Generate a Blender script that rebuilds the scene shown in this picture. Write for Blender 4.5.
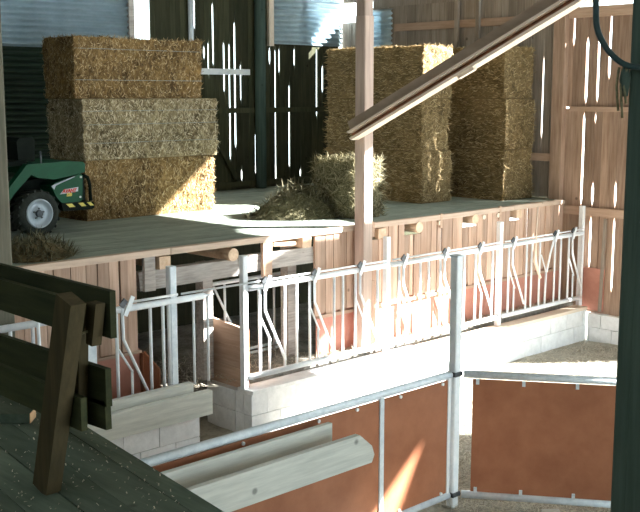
import bpy, math, random
from mathutils import Vector, Matrix, noise
random.seed(7)
scene = bpy.context.scene
for _o in list(bpy.data.objects): bpy.data.objects.remove(_o)
COL = scene.collection

# ------------------------------------------------------------------ camera
# world: x runs along the feed fence (away to the right), y across the platform (away to the left),
# z = 0 is the platform floor, the cow pit lies at z = -2.2
PITCH, YAW = math.radians(8.7955), math.radians(46.08)
cd = bpy.data.cameras.new('camera'); cam = bpy.data.objects.new('camera', cd); COL.objects.link(cam)
cd.sensor_fit = 'HORIZONTAL'; cd.sensor_width = 36.0; cd.lens = 1047.0 / 640.0 * 36.0
cd.clip_start = 0.05; cd.clip_end = 300
F = Vector((math.cos(YAW), math.sin(YAW), 0)) * math.cos(PITCH) - Vector((0, 0, math.sin(PITCH)))
cam.location = (0, 0, 1.67)
cam.rotation_euler = F.to_track_quat('-Z', 'Y').to_euler()
scene.camera = cam

# ------------------------------------------------------------------ sky, sun, exposure
w = bpy.data.worlds.new('World'); scene.world = w; w.use_nodes = True
bg = w.node_tree.nodes['Background']
bg.inputs[0].default_value = (0.80, 0.95, 1.0, 1); bg.inputs[1].default_value = 2.2
SUN_DIR = Vector((-1.0, 0.9, -0.8)).normalized()
sl = bpy.data.lights.new('sun', 'SUN'); sl.energy = 22.0; sl.angle = math.radians(0.6); sl.color = (1.0, 0.98, 0.95)
so = bpy.data.objects.new('sun', sl); COL.objects.link(so); so.location = (22, -8, 14)
so.rotation_euler = SUN_DIR.to_track_quat('-Z', 'Y').to_euler()
scene.view_settings.view_transform = 'Standard'; scene.view_settings.look = 'None'
scene.view_settings.gamma = 1.0; scene.view_settings.use_curve_mapping = False
scene.view_settings.exposure = 1.28
try:
    scene.cycles.max_bounces = 10; scene.cycles.diffuse_bounces = 7
except Exception: pass

# ------------------------------------------------------------------ materials
def mat_base(name, rough=0.8, metal=0.0, spec=0.3):
    m = bpy.data.materials.new(name); m.use_nodes = True
    b = m.node_tree.nodes['Principled BSDF']
    b.inputs['Roughness'].default_value = rough; b.inputs['Metallic'].default_value = metal
    b.inputs['Specular IOR Level'].default_value = spec
    return m, m.node_tree.nodes, m.node_tree.links, b
def wood(name, dark, light, scale=(6, 6, 6), rough=0.85, vary=0.25, bump=0.25, knots=True, spec=0.2):
    """grained timber; scale = texture frequency along x, y, z (low along the grain); every piece shifts its own pattern"""
    m, N, L, b = mat_base(name, rough, 0, spec)
    tc = N.new('ShaderNodeTexCoord'); oi = N.new('ShaderNodeObjectInfo')
    mul = N.new('ShaderNodeVectorMath'); mul.operation = 'SCALE'; mul.inputs[0].default_value = (17, 23, 31); L.new(oi.outputs['Random'], mul.inputs['Scale'])
    add = N.new('ShaderNodeVectorMath'); add.operation = 'ADD'; L.new(tc.outputs['Object'], add.inputs[0]); L.new(mul.outputs[0], add.inputs[1])
    mp = N.new('ShaderNodeMapping'); mp.inputs['Scale'].default_value = scale; L.new(add.outputs[0], mp.inputs[0])
    n1 = N.new('ShaderNodeTexNoise'); n1.inputs['Scale'].default_value = 3.0; n1.inputs['Detail'].default_value = 6; n1.inputs['Roughness'].default_value = 0.65
    L.new(mp.outputs[0], n1.inputs['Vector'])
    n2 = N.new('ShaderNodeTexNoise'); n2.inputs['Scale'].default_value = 1.3; n2.inputs['Detail'].default_value = 3
    L.new(add.outputs[0], n2.inputs['Vector'])
    mx = N.new('ShaderNodeMath'); mx.operation = 'MULTIPLY_ADD'; L.new(n1.outputs[0], mx.inputs[0]); mx.inputs[1].default_value = 0.7
    m2 = N.new('ShaderNodeMath'); m2.operation = 'MULTIPLY'; L.new(n2.outputs[0], m2.inputs[0]); m2.inputs[1].default_value = 0.3
    L.new(m2.outputs[0], mx.inputs[2])
    cr = N.new('ShaderNodeValToRGB'); cr.color_ramp.elements[0].position = 0.33; cr.color_ramp.elements[1].position = 0.66
    cr.color_ramp.elements[0].color = (*dark, 1); cr.color_ramp.elements[1].color = (*light, 1); L.new(mx.outputs[0], cr.inputs[0])
    hv = N.new('ShaderNodeHueSaturation'); L.new(cr.outputs[0], hv.inputs['Color'])
    v = N.new('ShaderNodeMapRange'); v.inputs[3].default_value = 1 - vary; v.inputs[4].default_value = 1 + vary; L.new(oi.outputs['Random'], v.inputs[0]); L.new(v.outputs[0], hv.inputs['Value'])
    col = hv.outputs[0]
    if knots:
        vo = N.new('ShaderNodeTexVoronoi'); vo.inputs['Scale'].default_value = 2.3; L.new(add.outputs[0], vo.inputs['Vector'])
        k = N.new('ShaderNodeMapRange'); k.inputs[1].default_value = 0.035; k.inputs[2].default_value = 0.075; k.inputs[3].default_value = 0.45; k.inputs[4].default_value = 1.0
        L.new(vo.outputs['Distance'], k.inputs[0])
        mk = N.new('ShaderNodeMix'); mk.data_type = 'RGBA'; mk.blend_type = 'MULTIPLY'; mk.inputs[0].default_value = 1.0
        L.new(col, mk.inputs[6]); L.new(k.outputs[0], mk.inputs[7]); col = mk.outputs[2]
    L.new(col, b.inputs['Base Color'])
    bp = N.new('ShaderNodeBump'); bp.inputs['Strength'].default_value = bump; bp.inputs['Distance'].default_value = 0.01; L.new(n1.outputs[0], bp.inputs['Height']); L.new(bp.outputs[0], b.inputs['Normal'])
    return m
def mottled(name, dark, light, scale=4.0, rough=0.8, metal=0.0, bump=0.2, detail=6, vary=0.08, lo=0.35, hi=0.65, spec=0.3, bdist=0.01):
    m, N, L, b = mat_base(name, rough, metal, spec)
    tc = N.new('ShaderNodeTexCoord'); oi = N.new('ShaderNodeObjectInfo')
    mul = N.new('ShaderNodeVectorMath'); mul.operation = 'SCALE'; mul.inputs[0].default_value = (13, 7, 29); L.new(oi.outputs['Random'], mul.inputs['Scale'])
    add = N.new('ShaderNodeVectorMath'); add.operation = 'ADD'; L.new(tc.outputs['Object'], add.inputs[0]); L.new(mul.outputs[0], add.inputs[1])
    n1 = N.new('ShaderNodeTexNoise'); n1.inputs['Scale'].default_value = scale; n1.inputs['Detail'].default_value = detail; n1.inputs['Roughness'].default_value = 0.7
    L.new(add.outputs[0], n1.inputs['Vector'])
    cr = N.new('ShaderNodeValToRGB'); cr.color_ramp.elements[0].position = lo; cr.color_ramp.elements[1].position = hi
    cr.color_ramp.elements[0].color = (*dark, 1); cr.color_ramp.elements[1].color = (*light, 1); L.new(n1.outputs[0], cr.inputs[0])
    hv = N.new('ShaderNodeHueSaturation'); L.new(cr.outputs[0], hv.inputs['Color'])
    v = N.new('ShaderNodeMapRange'); v.inputs[3].default_value = 1 - vary; v.inputs[4].default_value = 1 + vary; L.new(oi.outputs['Random'], v.inputs[0]); L.new(v.outputs[0], hv.inputs['Value'])
    L.new(hv.outputs[0], b.inputs['Base Color'])
    if bump:
        bp = N.new('ShaderNodeBump'); bp.inputs['Strength'].default_value = bump; bp.inputs['Distance'].default_value = bdist; L.new(n1.outputs[0], bp.inputs['Height']); L.new(bp.outputs[0], b.inputs['Normal'])
    return m
def straw_mat(name, dark, light, scale=26.0, stretch=(1, 1, 1)):
    m, N, L, b = mat_base(name, 0.75, 0, 0.25)
    tc = N.new('ShaderNodeTexCoord'); oi = N.new('ShaderNodeObjectInfo')
    mul = N.new('ShaderNodeVectorMath'); mul.operation = 'SCALE'; mul.inputs[0].default_value = (13, 7, 29); L.new(oi.outputs['Random'], mul.inputs['Scale'])
    add = N.new('ShaderNodeVectorMath'); add.operation = 'ADD'; L.new(tc.outputs['Object'], add.inputs[0]); L.new(mul.outputs[0], add.inputs[1])
    mp = N.new('ShaderNodeMapping'); mp.inputs['Scale'].default_value = stretch; L.new(add.outputs[0], mp.inputs[0])
    n1 = N.new('ShaderNodeTexNoise'); n1.inputs['Scale'].default_value = scale; n1.inputs['Detail'].default_value = 5; n1.inputs['Roughness'].default_value = 0.75
    L.new(mp.outputs[0], n1.inputs['Vector'])
    n2 = N.new('ShaderNodeTexNoise'); n2.inputs['Scale'].default_value = 2.6; n2.inputs['Detail'].default_value = 3; L.new(add.outputs[0], n2.inputs['Vector'])
    a = N.new('ShaderNodeMath'); a.operation = 'MULTIPLY_ADD'; a.inputs[1].default_value = 0.45; L.new(n2.outputs[0], a.inputs[0])
    s = N.new('ShaderNodeMath'); s.operation = 'MULTIPLY'; s.inputs[1].default_value = 0.55; L.new(n1.outputs[0], s.inputs[0]); L.new(s.outputs[0], a.inputs[2])
    cr = N.new('ShaderNodeValToRGB'); cr.color_ramp.elements[0].position = 0.40; cr.color_ramp.elements[1].position = 0.60
    cr.color_ramp.elements[0].color = (*dark, 1); cr.color_ramp.elements[1].color = (*light, 1); L.new(a.outputs[0], cr.inputs[0])
    L.new(cr.outputs[0], b.inputs['Base Color'])
    bp = N.new('ShaderNodeBump'); bp.inputs['Strength'].default_value = 0.9; bp.inputs['Distance'].default_value = 0.03; L.new(n1.outputs[0], bp.inputs['Height']); L.new(bp.outputs[0], b.inputs['Normal'])
    return m
def fibre_mat(name, cols):
    m, N, L, b = mat_base(name, 0.7, 0, 0.25)
    g = N.new('ShaderNodeNewGeometry'); cr = N.new('ShaderNodeValToRGB'); cr.color_ramp.interpolation = 'LINEAR'
    cr.color_ramp.elements[0].color = (*cols[0], 1); cr.color_ramp.elements[1].color = (*cols[-1], 1)
    for i, c in enumerate(cols[1:-1]):
        e = cr.color_ramp.elements.new((i + 1) / (len(cols) - 1)); e.color = (*c, 1)
    L.new(g.outputs['Random Per Island'], cr.inputs[0]); L.new(cr.outputs[0], b.inputs['Base Color'])
    return m
M = {}
M['end_plank'] = wood('end_plank', (0.25, 0.16, 0.11), (0.46, 0.33, 0.25), (9, 9, 0.6), vary=0.22)
M['end_plank_grey'] = wood('end_plank_grey', (0.22, 0.18, 0.14), (0.38, 0.33, 0.28), (9, 9, 0.6), vary=0.22)
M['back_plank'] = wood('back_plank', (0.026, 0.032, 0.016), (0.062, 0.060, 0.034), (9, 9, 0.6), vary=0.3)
M['front_plank'] = wood('front_plank', (0.40, 0.26, 0.19), (0.62, 0.45, 0.35), (10, 10, 0.6), vary=0.26)
M['rail_wood'] = wood('rail_wood', (0.40, 0.27, 0.19), (0.58, 0.42, 0.32), (0.7, 0.7, 9), vary=0.15)
M['old_beam'] = wood('old_beam', (0.28, 0.25, 0.23), (0.60, 0.55, 0.51), (1.2, 9, 12), vary=0.12)
M['post_wood'] = wood('post_wood', (0.42, 0.32, 0.27), (0.62, 0.49, 0.42), (9, 9, 0.6), vary=0.1)
M['brace_wood'] = wood('brace_wood', (0.30, 0.23, 0.18), (0.42, 0.33, 0.26), (9, 0.8, 3), vary=0.05)
M['brace_pale'] = wood('brace_pale', (0.75, 0.62, 0.5), (0.9, 0.78, 0.66), (9, 0.8, 3), vary=0.05, knots=False)
M['brace_red'] = wood('brace_red', (0.26, 0.12, 0.07), (0.42, 0.21, 0.13), (9, 0.8, 3), vary=0.05)
M['post_old'] = wood('post_old', (0.10, 0.10, 0.075), (0.19, 0.18, 0.14), (9, 9, 0.6), vary=0.05)
M['log_end'] = mottled('log_end', (0.62, 0.42, 0.28), (0.85, 0.66, 0.48), 9, vary=0.15)
M['pale_plank'] = wood('pale_plank', (0.50, 0.52, 0.48), (0.74, 0.75, 0.69), (0.7, 8, 8), vary=0.08)
M['cap_board'] = wood('cap_board', (0.66, 0.56, 0.45), (0.86, 0.75, 0.62), (0.7, 8, 8), vary=0.05)
M['platform'] = wood('platform', (0.22, 0.26, 0.22), (0.37, 0.42, 0.36), (1.2, 6, 6), vary=0.10, knots=False)
M['platform_edge'] = wood('platform_edge', (0.48, 0.36, 0.28), (0.68, 0.54, 0.43), (0.8, 8, 8), vary=0.1)
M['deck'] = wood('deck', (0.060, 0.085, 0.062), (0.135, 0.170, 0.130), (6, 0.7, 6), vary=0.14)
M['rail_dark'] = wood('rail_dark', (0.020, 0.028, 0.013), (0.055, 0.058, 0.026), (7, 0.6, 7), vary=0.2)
M['rail_brown'] = wood('rail_brown', (0.040, 0.036, 0.018), (0.095, 0.072, 0.036), (7, 7, 0.6), vary=0.1)
M['near_post'] = wood('near_post', (0.045, 0.072, 0.062), (0.085, 0.125, 0.108), (9, 9, 0.5), vary=0.05, spec=0.1)
M['cut_end'] = mottled('cut_end', (0.45, 0.27, 0.14), (0.60, 0.38, 0.20), 14)
M['plywood'] = mottled('plywood', (0.31, 0.12, 0.06), (0.40, 0.165, 0.085), 2.5, rough=0.55, bump=0.05, vary=0.06)
M['plywood_red'] = mottled('plywood_red', (0.42, 0.18, 0.13), (0.54, 0.26, 0.20), 2.0, rough=0.6, bump=0.05, vary=0.05)
M['galvanised'] = mottled('galvanised', (0.58, 0.66, 0.72), (0.76, 0.83, 0.88), 12, rough=0.42, metal=0.04, bump=0.03, vary=0.05, spec=0.5)
M['steel_white'] = mottled('steel_white', (0.76, 0.81, 0.85), (0.88, 0.91, 0.93), 12, rough=0.45, metal=0.0, bump=0.03, vary=0.04, spec=0.5)
M['dark_metal'] = mottled('dark_metal', (0.06, 0.065, 0.07), (0.12, 0.13, 0.14), 14, rough=0.5, metal=0.6)
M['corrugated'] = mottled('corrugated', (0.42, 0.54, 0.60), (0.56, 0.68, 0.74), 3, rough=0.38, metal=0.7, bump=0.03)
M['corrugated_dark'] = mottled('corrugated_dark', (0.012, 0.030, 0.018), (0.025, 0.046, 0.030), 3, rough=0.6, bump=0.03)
M['block'] = mottled('block', (0.78, 0.79, 0.80), (0.92, 0.93, 0.94), 9, rough=0.9, bump=0.5, vary=0.05)
M['mortar'] = mottled('mortar', (0.40, 0.41, 0.40), (0.55, 0.56, 0.55), 16, rough=0.95, bump=0.4)
M['pit_floor'] = straw_mat('pit_floor', (0.27, 0.25, 0.20), (0.50, 0.47, 0.39), 18)
M['feed_floor'] = straw_mat('feed_floor', (0.15, 0.14, 0.12), (0.36, 0.34, 0.30), 22)
M['outside'] = mottled('outside', (0.62, 0.63, 0.62), (0.78, 0.79, 0.78), 0.8, rough=0.95, bump=0.0)
M['roof'] = wood('roof_wood', (0.17, 0.15, 0.12), (0.28, 0.25, 0.2), (0.6, 6, 6), vary=0.1)
M['bale'] = straw_mat('bale', (0.085, 0.05, 0.018), (0.33, 0.205, 0.075), 15, (1, 1, 0.7))
M['bale_pale'] = straw_mat('bale_pale', (0.10, 0.075, 0.036), (0.44, 0.35, 0.20), 15, (1, 1, 0.7))
M['bale_hay'] = straw_mat('bale_hay', (0.10, 0.070, 0.030), (0.27, 0.19, 0.085), 26, (0.8, 0.25, 2.2))
M['bale_small'] = straw_mat('bale_small', (0.055, 0.05, 0.022), (0.22, 0.195, 0.11), 26)
M['heap_straw'] = straw_mat('heap_straw', (0.05, 0.05, 0.024), (0.17, 0.15, 0.08), 20)
M['fib_gold'] = fibre_mat('fib_gold', [(0.07, 0.04, 0.014), (0.20, 0.12, 0.045), (0.36, 0.24, 0.10), (0.74, 0.58, 0.34)])
M['fib_pale'] = fibre_mat('fib_pale', [(0.07, 0.05, 0.024), (0.25, 0.19, 0.10), (0.50, 0.41, 0.26), (0.86, 0.76, 0.56)])
M['fib_hay'] = fibre_mat('fib_hay', [(0.12, 0.085, 0.035), (0.28, 0.20, 0.09), (0.40, 0.29, 0.14), (0.60, 0.48, 0.28)])
M['fib_broken'] = fibre_mat('fib_broken', [(0.04, 0.036, 0.016), (0.10, 0.09, 0.042), (0.19, 0.17, 0.09), (0.40, 0.36, 0.24)])
M['fib_litter'] = fibre_mat('fib_litter', [(0.24, 0.21, 0.16), (0.44, 0.40, 0.32), (0.60, 0.55, 0.44), (0.74, 0.68, 0.54)])
M['fib_dull'] = fibre_mat('fib_dull', [(0.04, 0.042, 0.022), (0.10, 0.092, 0.05), (0.17, 0.155, 0.09), (0.30, 0.28, 0.18)])
M['twine'] = mottled('twine', (0.26, 0.28, 0.26), (0.38, 0.40, 0.36), 20)
M['tractor_green'] = mottled('tractor_green', (0.003, 0.060, 0.026), (0.005, 0.082, 0.036), 3, rough=0.45, bump=0.0, spec=0.2)
M['tractor_black'] = mottled('tractor_black', (0.005, 0.008, 0.006), (0.010, 0.014, 0.011), 9, rough=0.7, spec=0.08)
M['tyre'] = mottled('tyre', (0.016, 0.020, 0.016), (0.035, 0.040, 0.034), 14, rough=0.9)
M['wheel_rim'] = mottled('wheel_rim', (0.36, 0.42, 0.48), (0.52, 0.58, 0.64), 6, rough=0.4, metal=0.3)
M['decal_grey'] = mottled('decal_grey', (0.42, 0.46, 0.52), (0.52, 0.56, 0.62), 4)
M['decal_red'] = mottled('decal_red', (0.52, 0.05, 0.03), (0.62, 0.08, 0.05), 8)
M['decal_yellow'] = mottled('decal_yellow', (0.72, 0.58, 0.12), (0.82, 0.68, 0.2), 8)
M['decal_white'] = mottled('decal_white', (0.75, 0.75, 0.72), (0.85, 0.85, 0.82), 8)
M['hose'] = mottled('hose', (0.020, 0.045, 0.048), (0.035, 0.065, 0.068), 9, rough=0.4)
M['rope'] = mottled('rope', (0.10, 0.11, 0.07), (0.24, 0.22, 0.13), 40)

# ------------------------------------------------------------------ mesh helpers
WORLD_LOC = {}
def wloc(o): return WORLD_LOC.get(o.name, Vector((0, 0, 0))) if o else Vector((0, 0, 0))
def link(o, parent, loc):
    COL.objects.link(o); WORLD_LOC[o.name] = Vector(loc)
    if parent is not None:
        o.parent = parent; o.location = Vector(loc) - wloc(parent)
    else:
        o.location = loc
    return o
def props(o, label=None, cat=None, group=None, kind=None):
    if label: o['label'] = label
    if cat: o['category'] = cat
    if group: o['group'] = group
    if kind: o['kind'] = kind
    return o
def thing(name, loc, label, cat, group=None, kind=None):
    o = bpy.data.objects.new(name, None); o.empty_display_size = 0.1
    link(o, None, loc); return props(o, label, cat, group, kind)
class MB:
    def __init__(s): s.v = []; s.f = []; s.smooth = False
    def poly(s, vs, fs):
        b = len(s.v); s.v += [tuple(v) for v in vs]; s.f += [tuple(i + b for i in f) for f in fs]; return s
    def box(s, x0, x1, y0, y1, z0, z1, j=0.0):
        r = lambda: random.uniform(-j, j) if j else 0.0
        vs = [(x + r(), y + r(), z + r()) for z in (z0, z1) for y in (y0, y1) for x in (x0, x1)]
        return s.poly(vs, [(0, 2, 3, 1), (4, 5, 7, 6), (0, 1, 5, 4), (2, 6, 7, 3), (0, 4, 6, 2), (1, 3, 7, 5)])
    def bar(s, p0, p1, wd, ht, up=(0, 0, 1), bev=0.0):
        """rectangular bar from p0 to p1, wd across, ht along up; optional bevelled long edges"""
        p0, p1 = Vector(p0), Vector(p1); d = (p1 - p0).normalized(); side = d.cross(Vector(up))
        if side.length < 1e-4: side = d.cross(Vector((1, 0, 0)))
        side.normalize(); u = side.cross(d).normalized(); a, h = wd / 2, ht / 2
        if bev: pr = [(-a + bev, -h), (a - bev, -h), (a, -h + bev), (a, h - bev), (a - bev, h), (-a + bev, h), (-a, h - bev), (-a, -h + bev)]
        else: pr = [(-a, -h), (a, -h), (a, h), (-a, h)]
        n = len(pr); vs = [p + side * x + u * z for p in (p0, p1) for x, z in pr]
        fs = [(i, (i + 1) % n, n + (i + 1) % n, n + i) for i in range(n)] + [tuple(reversed(range(n))), tuple(range(n, 2 * n))]
        return s.poly(vs, fs)
    def tube(s, pts, r, seg=8, cap=True):
        pts = [Vector(p) for p in pts]; rr = r if isinstance(r, (list, tuple)) else [r] * len(pts)
        b = len(s.v); prev = None
        for i, p in enumerate(pts):
            d = ((pts[min(i + 1, len(pts) - 1)] - pts[max(i - 1, 0)])).normalized()
            if prev is None:
                ref = Vector((0, 0, 1)) if abs(d.z) < 0.9 else Vector((1, 0, 0)); sd = d.cross(ref).normalized()
            else: sd = (prev - d * prev.dot(d)).normalized()
            prev = sd; u = sd.cross(d)
            for k in range(seg):
                a = 2 * math.pi * k / seg; s.v.append(tuple(p + (sd * math.cos(a) + u * math.sin(a)) * rr[i]))
        for i in range(len(pts) - 1):
            for k in range(seg):
                k2 = (k + 1) % seg; s.f.append((b + i * seg + k, b + i * seg + k2, b + (i + 1) * seg + k2, b + (i + 1) * seg + k))
        if cap:
            s.f.append(tuple(b + k for k in reversed(range(seg)))); e = b + (len(pts) - 1) * seg; s.f.append(tuple(e + k for k in range(seg)))
        return s
    def extrude(s, outline, axis, a0, a1):
        """outline = list of 2-D points in the plane normal to axis"""
        def P(q, a): return {'x': (a, q[0], q[1]), 'y': (q[0], a, q[1]), 'z': (q[0], q[1], a)}[axis]
        n = len(outline); vs = [P(q, a) for a in (a0, a1) for q in outline]
        fs = [(i, (i + 1) % n, n + (i + 1) % n, n + i) for i in range(n)] + [tuple(reversed(range(n))), tuple(range(n, 2 * n))]
        return s.poly(vs, fs)
    def lathe(s, prof, c, axis='y', seg=28):
        b = len(s.v); c = Vector(c); n = len(prof)
        for k in range(seg):
            a = 2 * math.pi * k / seg
            for r, h in prof:
                q = {'y': (r * math.cos(a), h, r * math.sin(a)), 'z': (r * math.cos(a), r * math.sin(a), h), 'x': (h, r * math.cos(a), r * math.sin(a))}[axis]
                s.v.append(tuple(c + Vector(q)))
        for k in range(seg):
            k2 = (k + 1) % seg
            for i in range(n - 1): s.f.append((b + k * n + i, b + k2 * n + i, b + k2 * n + i + 1, b + k * n + i + 1))
        return s
    def build(s, name, mat, parent=None, origin=None, smooth=False):
        xs = [v[0] for v in s.v]; ys = [v[1] for v in s.v]; zs = [v[2] for v in s.v]
        c = Vector(origin) if origin is not None else Vector(((min(xs) + max(xs)) / 2, (min(ys) + max(ys)) / 2, min(zs)))
        me = bpy.data.meshes.new(name); me.from_pydata([(v[0] - c.x, v[1] - c.y, v[2] - c.z) for v in s.v], [], s.f); me.validate()
        import bmesh
        bm = bmesh.new(); bm.from_mesh(me); bmesh.ops.recalc_face_normals(bm, faces=bm.faces[:]); bm.to_mesh(me); bm.free()
        if smooth or s.smooth:
            for p in me.polygons: p.use_smooth = True
        me.materials.append(M[mat] if isinstance(mat, str) else mat)
        o = bpy.data.objects.new(name, me); return link(o, parent, c)
def struct(name, mb, mat, **k): return props(mb.build(name, mat), kind='structure', **k)
def box(*a, **k): return MB().box(*a, **k)

def strip_plank(axis, plane, th, u0, u1, levels, front=-1):
    """upright plank in a wall; u0/u1 are functions of z giving its two edges, levels a list of z"""
    vs = []; fs = []; n = len(levels)
    for z in levels:
        for a in (plane, plane + th * (-front)):
            for u in (u0(z), u1(z)):
                vs.append((u, a, z) if axis == 'y' else (a, u, z))
    for i in range(n - 1):
        b = i * 4; c = b + 4
        fs += [(b, b + 1, c + 1, c), (b + 2, c + 2, c + 3, b + 3), (b, c, c + 2, b + 2), (b + 1, b + 3, c + 3, c + 1)]
    fs += [(0, 2, 3, 1), (4 * n - 4, 4 * n - 3, 4 * n - 1, 4 * n - 2)]
    return MB().poly(vs, fs)
def plank_wall(parent, axis, plane, ulo, uhi, z0, z1, slits, mat, wmin=0.13, wmax=0.18, th=0.03, gw=0.05, front=-1, jit=0.006, topfn=None, hair=0.003, name='plank'):
    """a wall of upright planks; slits = (u, z_lo, z_hi) where neighbouring planks gape and daylight shows"""
    forced = sorted([s for s in slits if ulo + 0.05 < s[0] < uhi - 0.05 and s[2] > z0 and s[1] < z1])
    edges = [ulo]; fi = [s[0] for s in forced]; u = ulo
    stops = []
    for x in fi:
        if not stops or x - stops[-1] > 0.045: stops.append(x)
    stops.append(uhi)
    for st in stops:
        span = st - edges[-1]
        if span <= 0: continue
        n = max(1, round(span / random.uniform(wmin, wmax)))
        base = edges[-1]
        for k in range(1, n + 1):
            e = base + span * k / n
            if k < n: e += random.uniform(-0.12, 0.12) * span / n
            edges.append(e)
    def halfgap(e, z):
        for x, a, b in forced:
            if abs(x - e) < 0.045 and a <= z <= b:
                t = min((z - a), (b - z)) / 0.12
                return max(0.004, gw / 2 * min(1.0, t))
        return hair / 2
    for i in range(len(edges) - 1):
        e0, e1 = edges[i], edges[i + 1]
        lv = {z0, z1 if topfn is None else topfn((e0 + e1) / 2)}
        top = max(lv)
        for x, a, b in forced:
            if abs(x - e0) < 0.045 or abs(x - e1) < 0.045:
                for q in (a, a + 0.12, b - 0.12, b):
                    if z0 + 0.01 < q < top - 0.01: lv.add(q)
        d = random.uniform(-jit, jit)
        strip_plank(axis, plane + d, th, lambda z: e0 + halfgap(e0, z), lambda z: e1 - halfgap(e1, z), sorted(lv), front).build(name, mat, parent)

def fibres(name, mat, parent, placer, count, lmin=0.05, lmax=0.13, wd=0.006, kind='stuff', zlim=None):
    """loose straws: thin folded blades; placer() returns (position, direction, normal)"""
    m = MB(); V = m.v; Fc = m.f
    for _ in range(count):
        p, d, n = placer(); l = random.uniform(lmin, lmax); sd = d.cross(n)
        if sd.length < 1e-5: continue
        sd = sd.normalized() * wd * random.uniform(0.6, 1.2) * 0.5
        mid = p + d * (l * 0.5) + n * random.uniform(-0.006, 0.012); e = p + d * l
        if zlim:
            for q in (p, mid, e): q.z = max(zlim[0], min(zlim[1], q.z))
        b = len(V)
        V += [tuple(p - sd), tuple(p + sd), tuple(mid + sd), tuple(mid - sd), tuple(e)]
        Fc += [(b, b + 1, b + 2, b + 3), (b + 3, b + 2, b + 4)]
    xs = [v[0] for v in V]; ys = [v[1] for v in V]; zs = [v[2] for v in V]
    c = Vector(((min(xs) + max(xs)) / 2, (min(ys) + max(ys)) / 2, min(zs)))
    me = bpy.data.meshes.new(name); me.from_pydata([(v[0] - c.x, v[1] - c.y, v[2] - c.z) for v in V], [], Fc); me.materials.append(M[mat])
    o = bpy.data.objects.new(name, me); link(o, parent, c)
    if kind: o['kind'] = kind
    return o

# ================================================================== THE SETTING
XW = 14.43          # end wall plane
YB = 14.40          # back wall plane
YF = 9.27           # platform front plane
PIT = -2.2

# --- outside ground and cow pit floor
struct('ground_outside', box(XW + 0.35, 70, -45, 45, PIT - 0.3, PIT - 0.12), 'outside', label='pale open yard outside the barn door', cat='ground')
struct('ground_rear', box(-20, XW + 0.3, YB + 0.3, 45, PIT - 0.3, PIT - 0.12), 'outside', label='pale open yard behind the plank wall', cat='ground')
def bumpy(name, x0, x1, y0, y1, z, nx, ny, amp, mat, under=0.15, fn=None):
    vs = []; fs = []
    for j in range(ny + 1):
        for i in range(nx + 1):
            x = x0 + (x1 - x0) * i / nx; y = y0 + (y1 - y0) * j / ny
            h = amp * (noise.noise(Vector((x * 1.7, y * 1.7, 3.1))) + 0.6 * noise.noise(Vector((x * 6, y * 6, 1.7))))
            vs.append((x, y, z + h + (fn(x, y) if fn else 0)))
    for j in range(ny):
        for i in range(nx):
            a = j * (nx + 1) + i; fs.append((a, a + 1, a + nx + 2, a + nx + 1))
    b = len(vs); vs += [(x0, y0, z - under), (x1, y0, z - under), (x1, y1, z - under), (x0, y1, z - under)]; fs.append((b + 3, b + 2, b + 1, b))
    bot = [i for i in range(nx + 1)]; fs += [(b, b + 1) + tuple(reversed(bot))]
    rg = [j * (nx + 1) + nx for j in range(ny + 1)]; fs += [(b + 1, b + 2) + tuple(reversed(rg))]
    tp = [ny * (nx + 1) + i for i in reversed(range(nx + 1))]; fs += [(b + 2, b + 3) + tuple(reversed(tp))]
    lf = [j * (nx + 1) for j in reversed(range(ny + 1))]; fs += [(b + 3, b) + tuple(reversed(lf))]
    return MB().poly(vs, fs)
floor = struct('floor', bumpy('floor', -4.1, XW + 0.3, -6.1, 12.0, PIT, 180, 180, 0.022, 'pit_floor'), 'pit_floor', label='straw-littered earth floor of the sunken cattle pen', cat='floor')
struct('floor_feed', bumpy('ff', 7.54, XW, 9.11, 11.99, -1.62, 90, 30, 0.018, 'feed_floor', under=0.5), 'feed_floor', label='raised feeding floor strewn with grey straw behind the feed fence', cat='floor')

struct('floor_feed', bumpy('ff', 3.4, 6.55, 9.09, 11.99, -1.62, 40, 30, 0.018, 'feed_floor', under=0.5), 'feed_floor', label='raised feeding floor behind the short kerb and gate', cat='floor')
# --- end wall (plane x = XW): planks, rails, studs, big open doorway beyond the dark post
wr = bpy.data.objects.new('wall_right', None); link(wr, None, (XW, 9, PIT)); props(wr, 'brown upright-plank end wall with daylight slits and an open doorway', 'wall', kind='structure')
SL_E = [(9.28, 2.40, 2.93), (9.03, 1.50, 2.57), (9.03, -0.08, 1.40), (8.83, 1.53, 2.67), (8.83, 1.20, 1.40), (8.64, 1.88, 2.93), (8.83, -0.08, 0.33),
        (8.85, -1.08, -0.22), (8.44, -1.41, -0.20), (8.43, -0.08, 0.36)]
DOORY = 6.75
plank_wall(wr, 'x', XW + 0.03, DOORY, 9.40, 1.47, 2.96, SL_E, 'end_plank', front=-1, gw=0.04, jit=0.008)
plank_wall(wr, 'x', XW, DOORY, 9.40, -0.10, 1.44, SL_E, 'end_plank', gw=0.04, jit=0.008)
plank_wall(wr, 'x', XW + 0.02, DOORY, 9.40, -1.76, -0.14, SL_E, 'end_plank', gw=0.035, jit=0.008)
SL_P = [(9.82, 0.93, 2.29), (11.45, 2.90, 2.99), (11.25, 2.67, 2.76), (13.11, 2.84, 3.02), (10.06, 2.45, 2.55), (11.0, 3.0, 3.06)]
plank_wall(wr, 'x', XW + 0.02, 9.54, 13.60, -0.02, 3.24, SL_P, 'end_plank_grey', wmin=0.14, wmax=0.2, gw=0.026)
plank_wall(wr, 'x', XW + 0.02, 13.60, 14.40, -0.02, 3.0, [], 'end_plank_grey', wmin=0.14, wmax=0.2)
box(XW - 0.05, XW + 0.03, DOORY, 9.36, -0.22, -0.09).build('rail', 'rail_wood', wr)
box(XW - 0.02, XW + 0.07, DOORY, 9.36, 2.84, 3.0).build('rail', 'rail_wood', wr)
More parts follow.
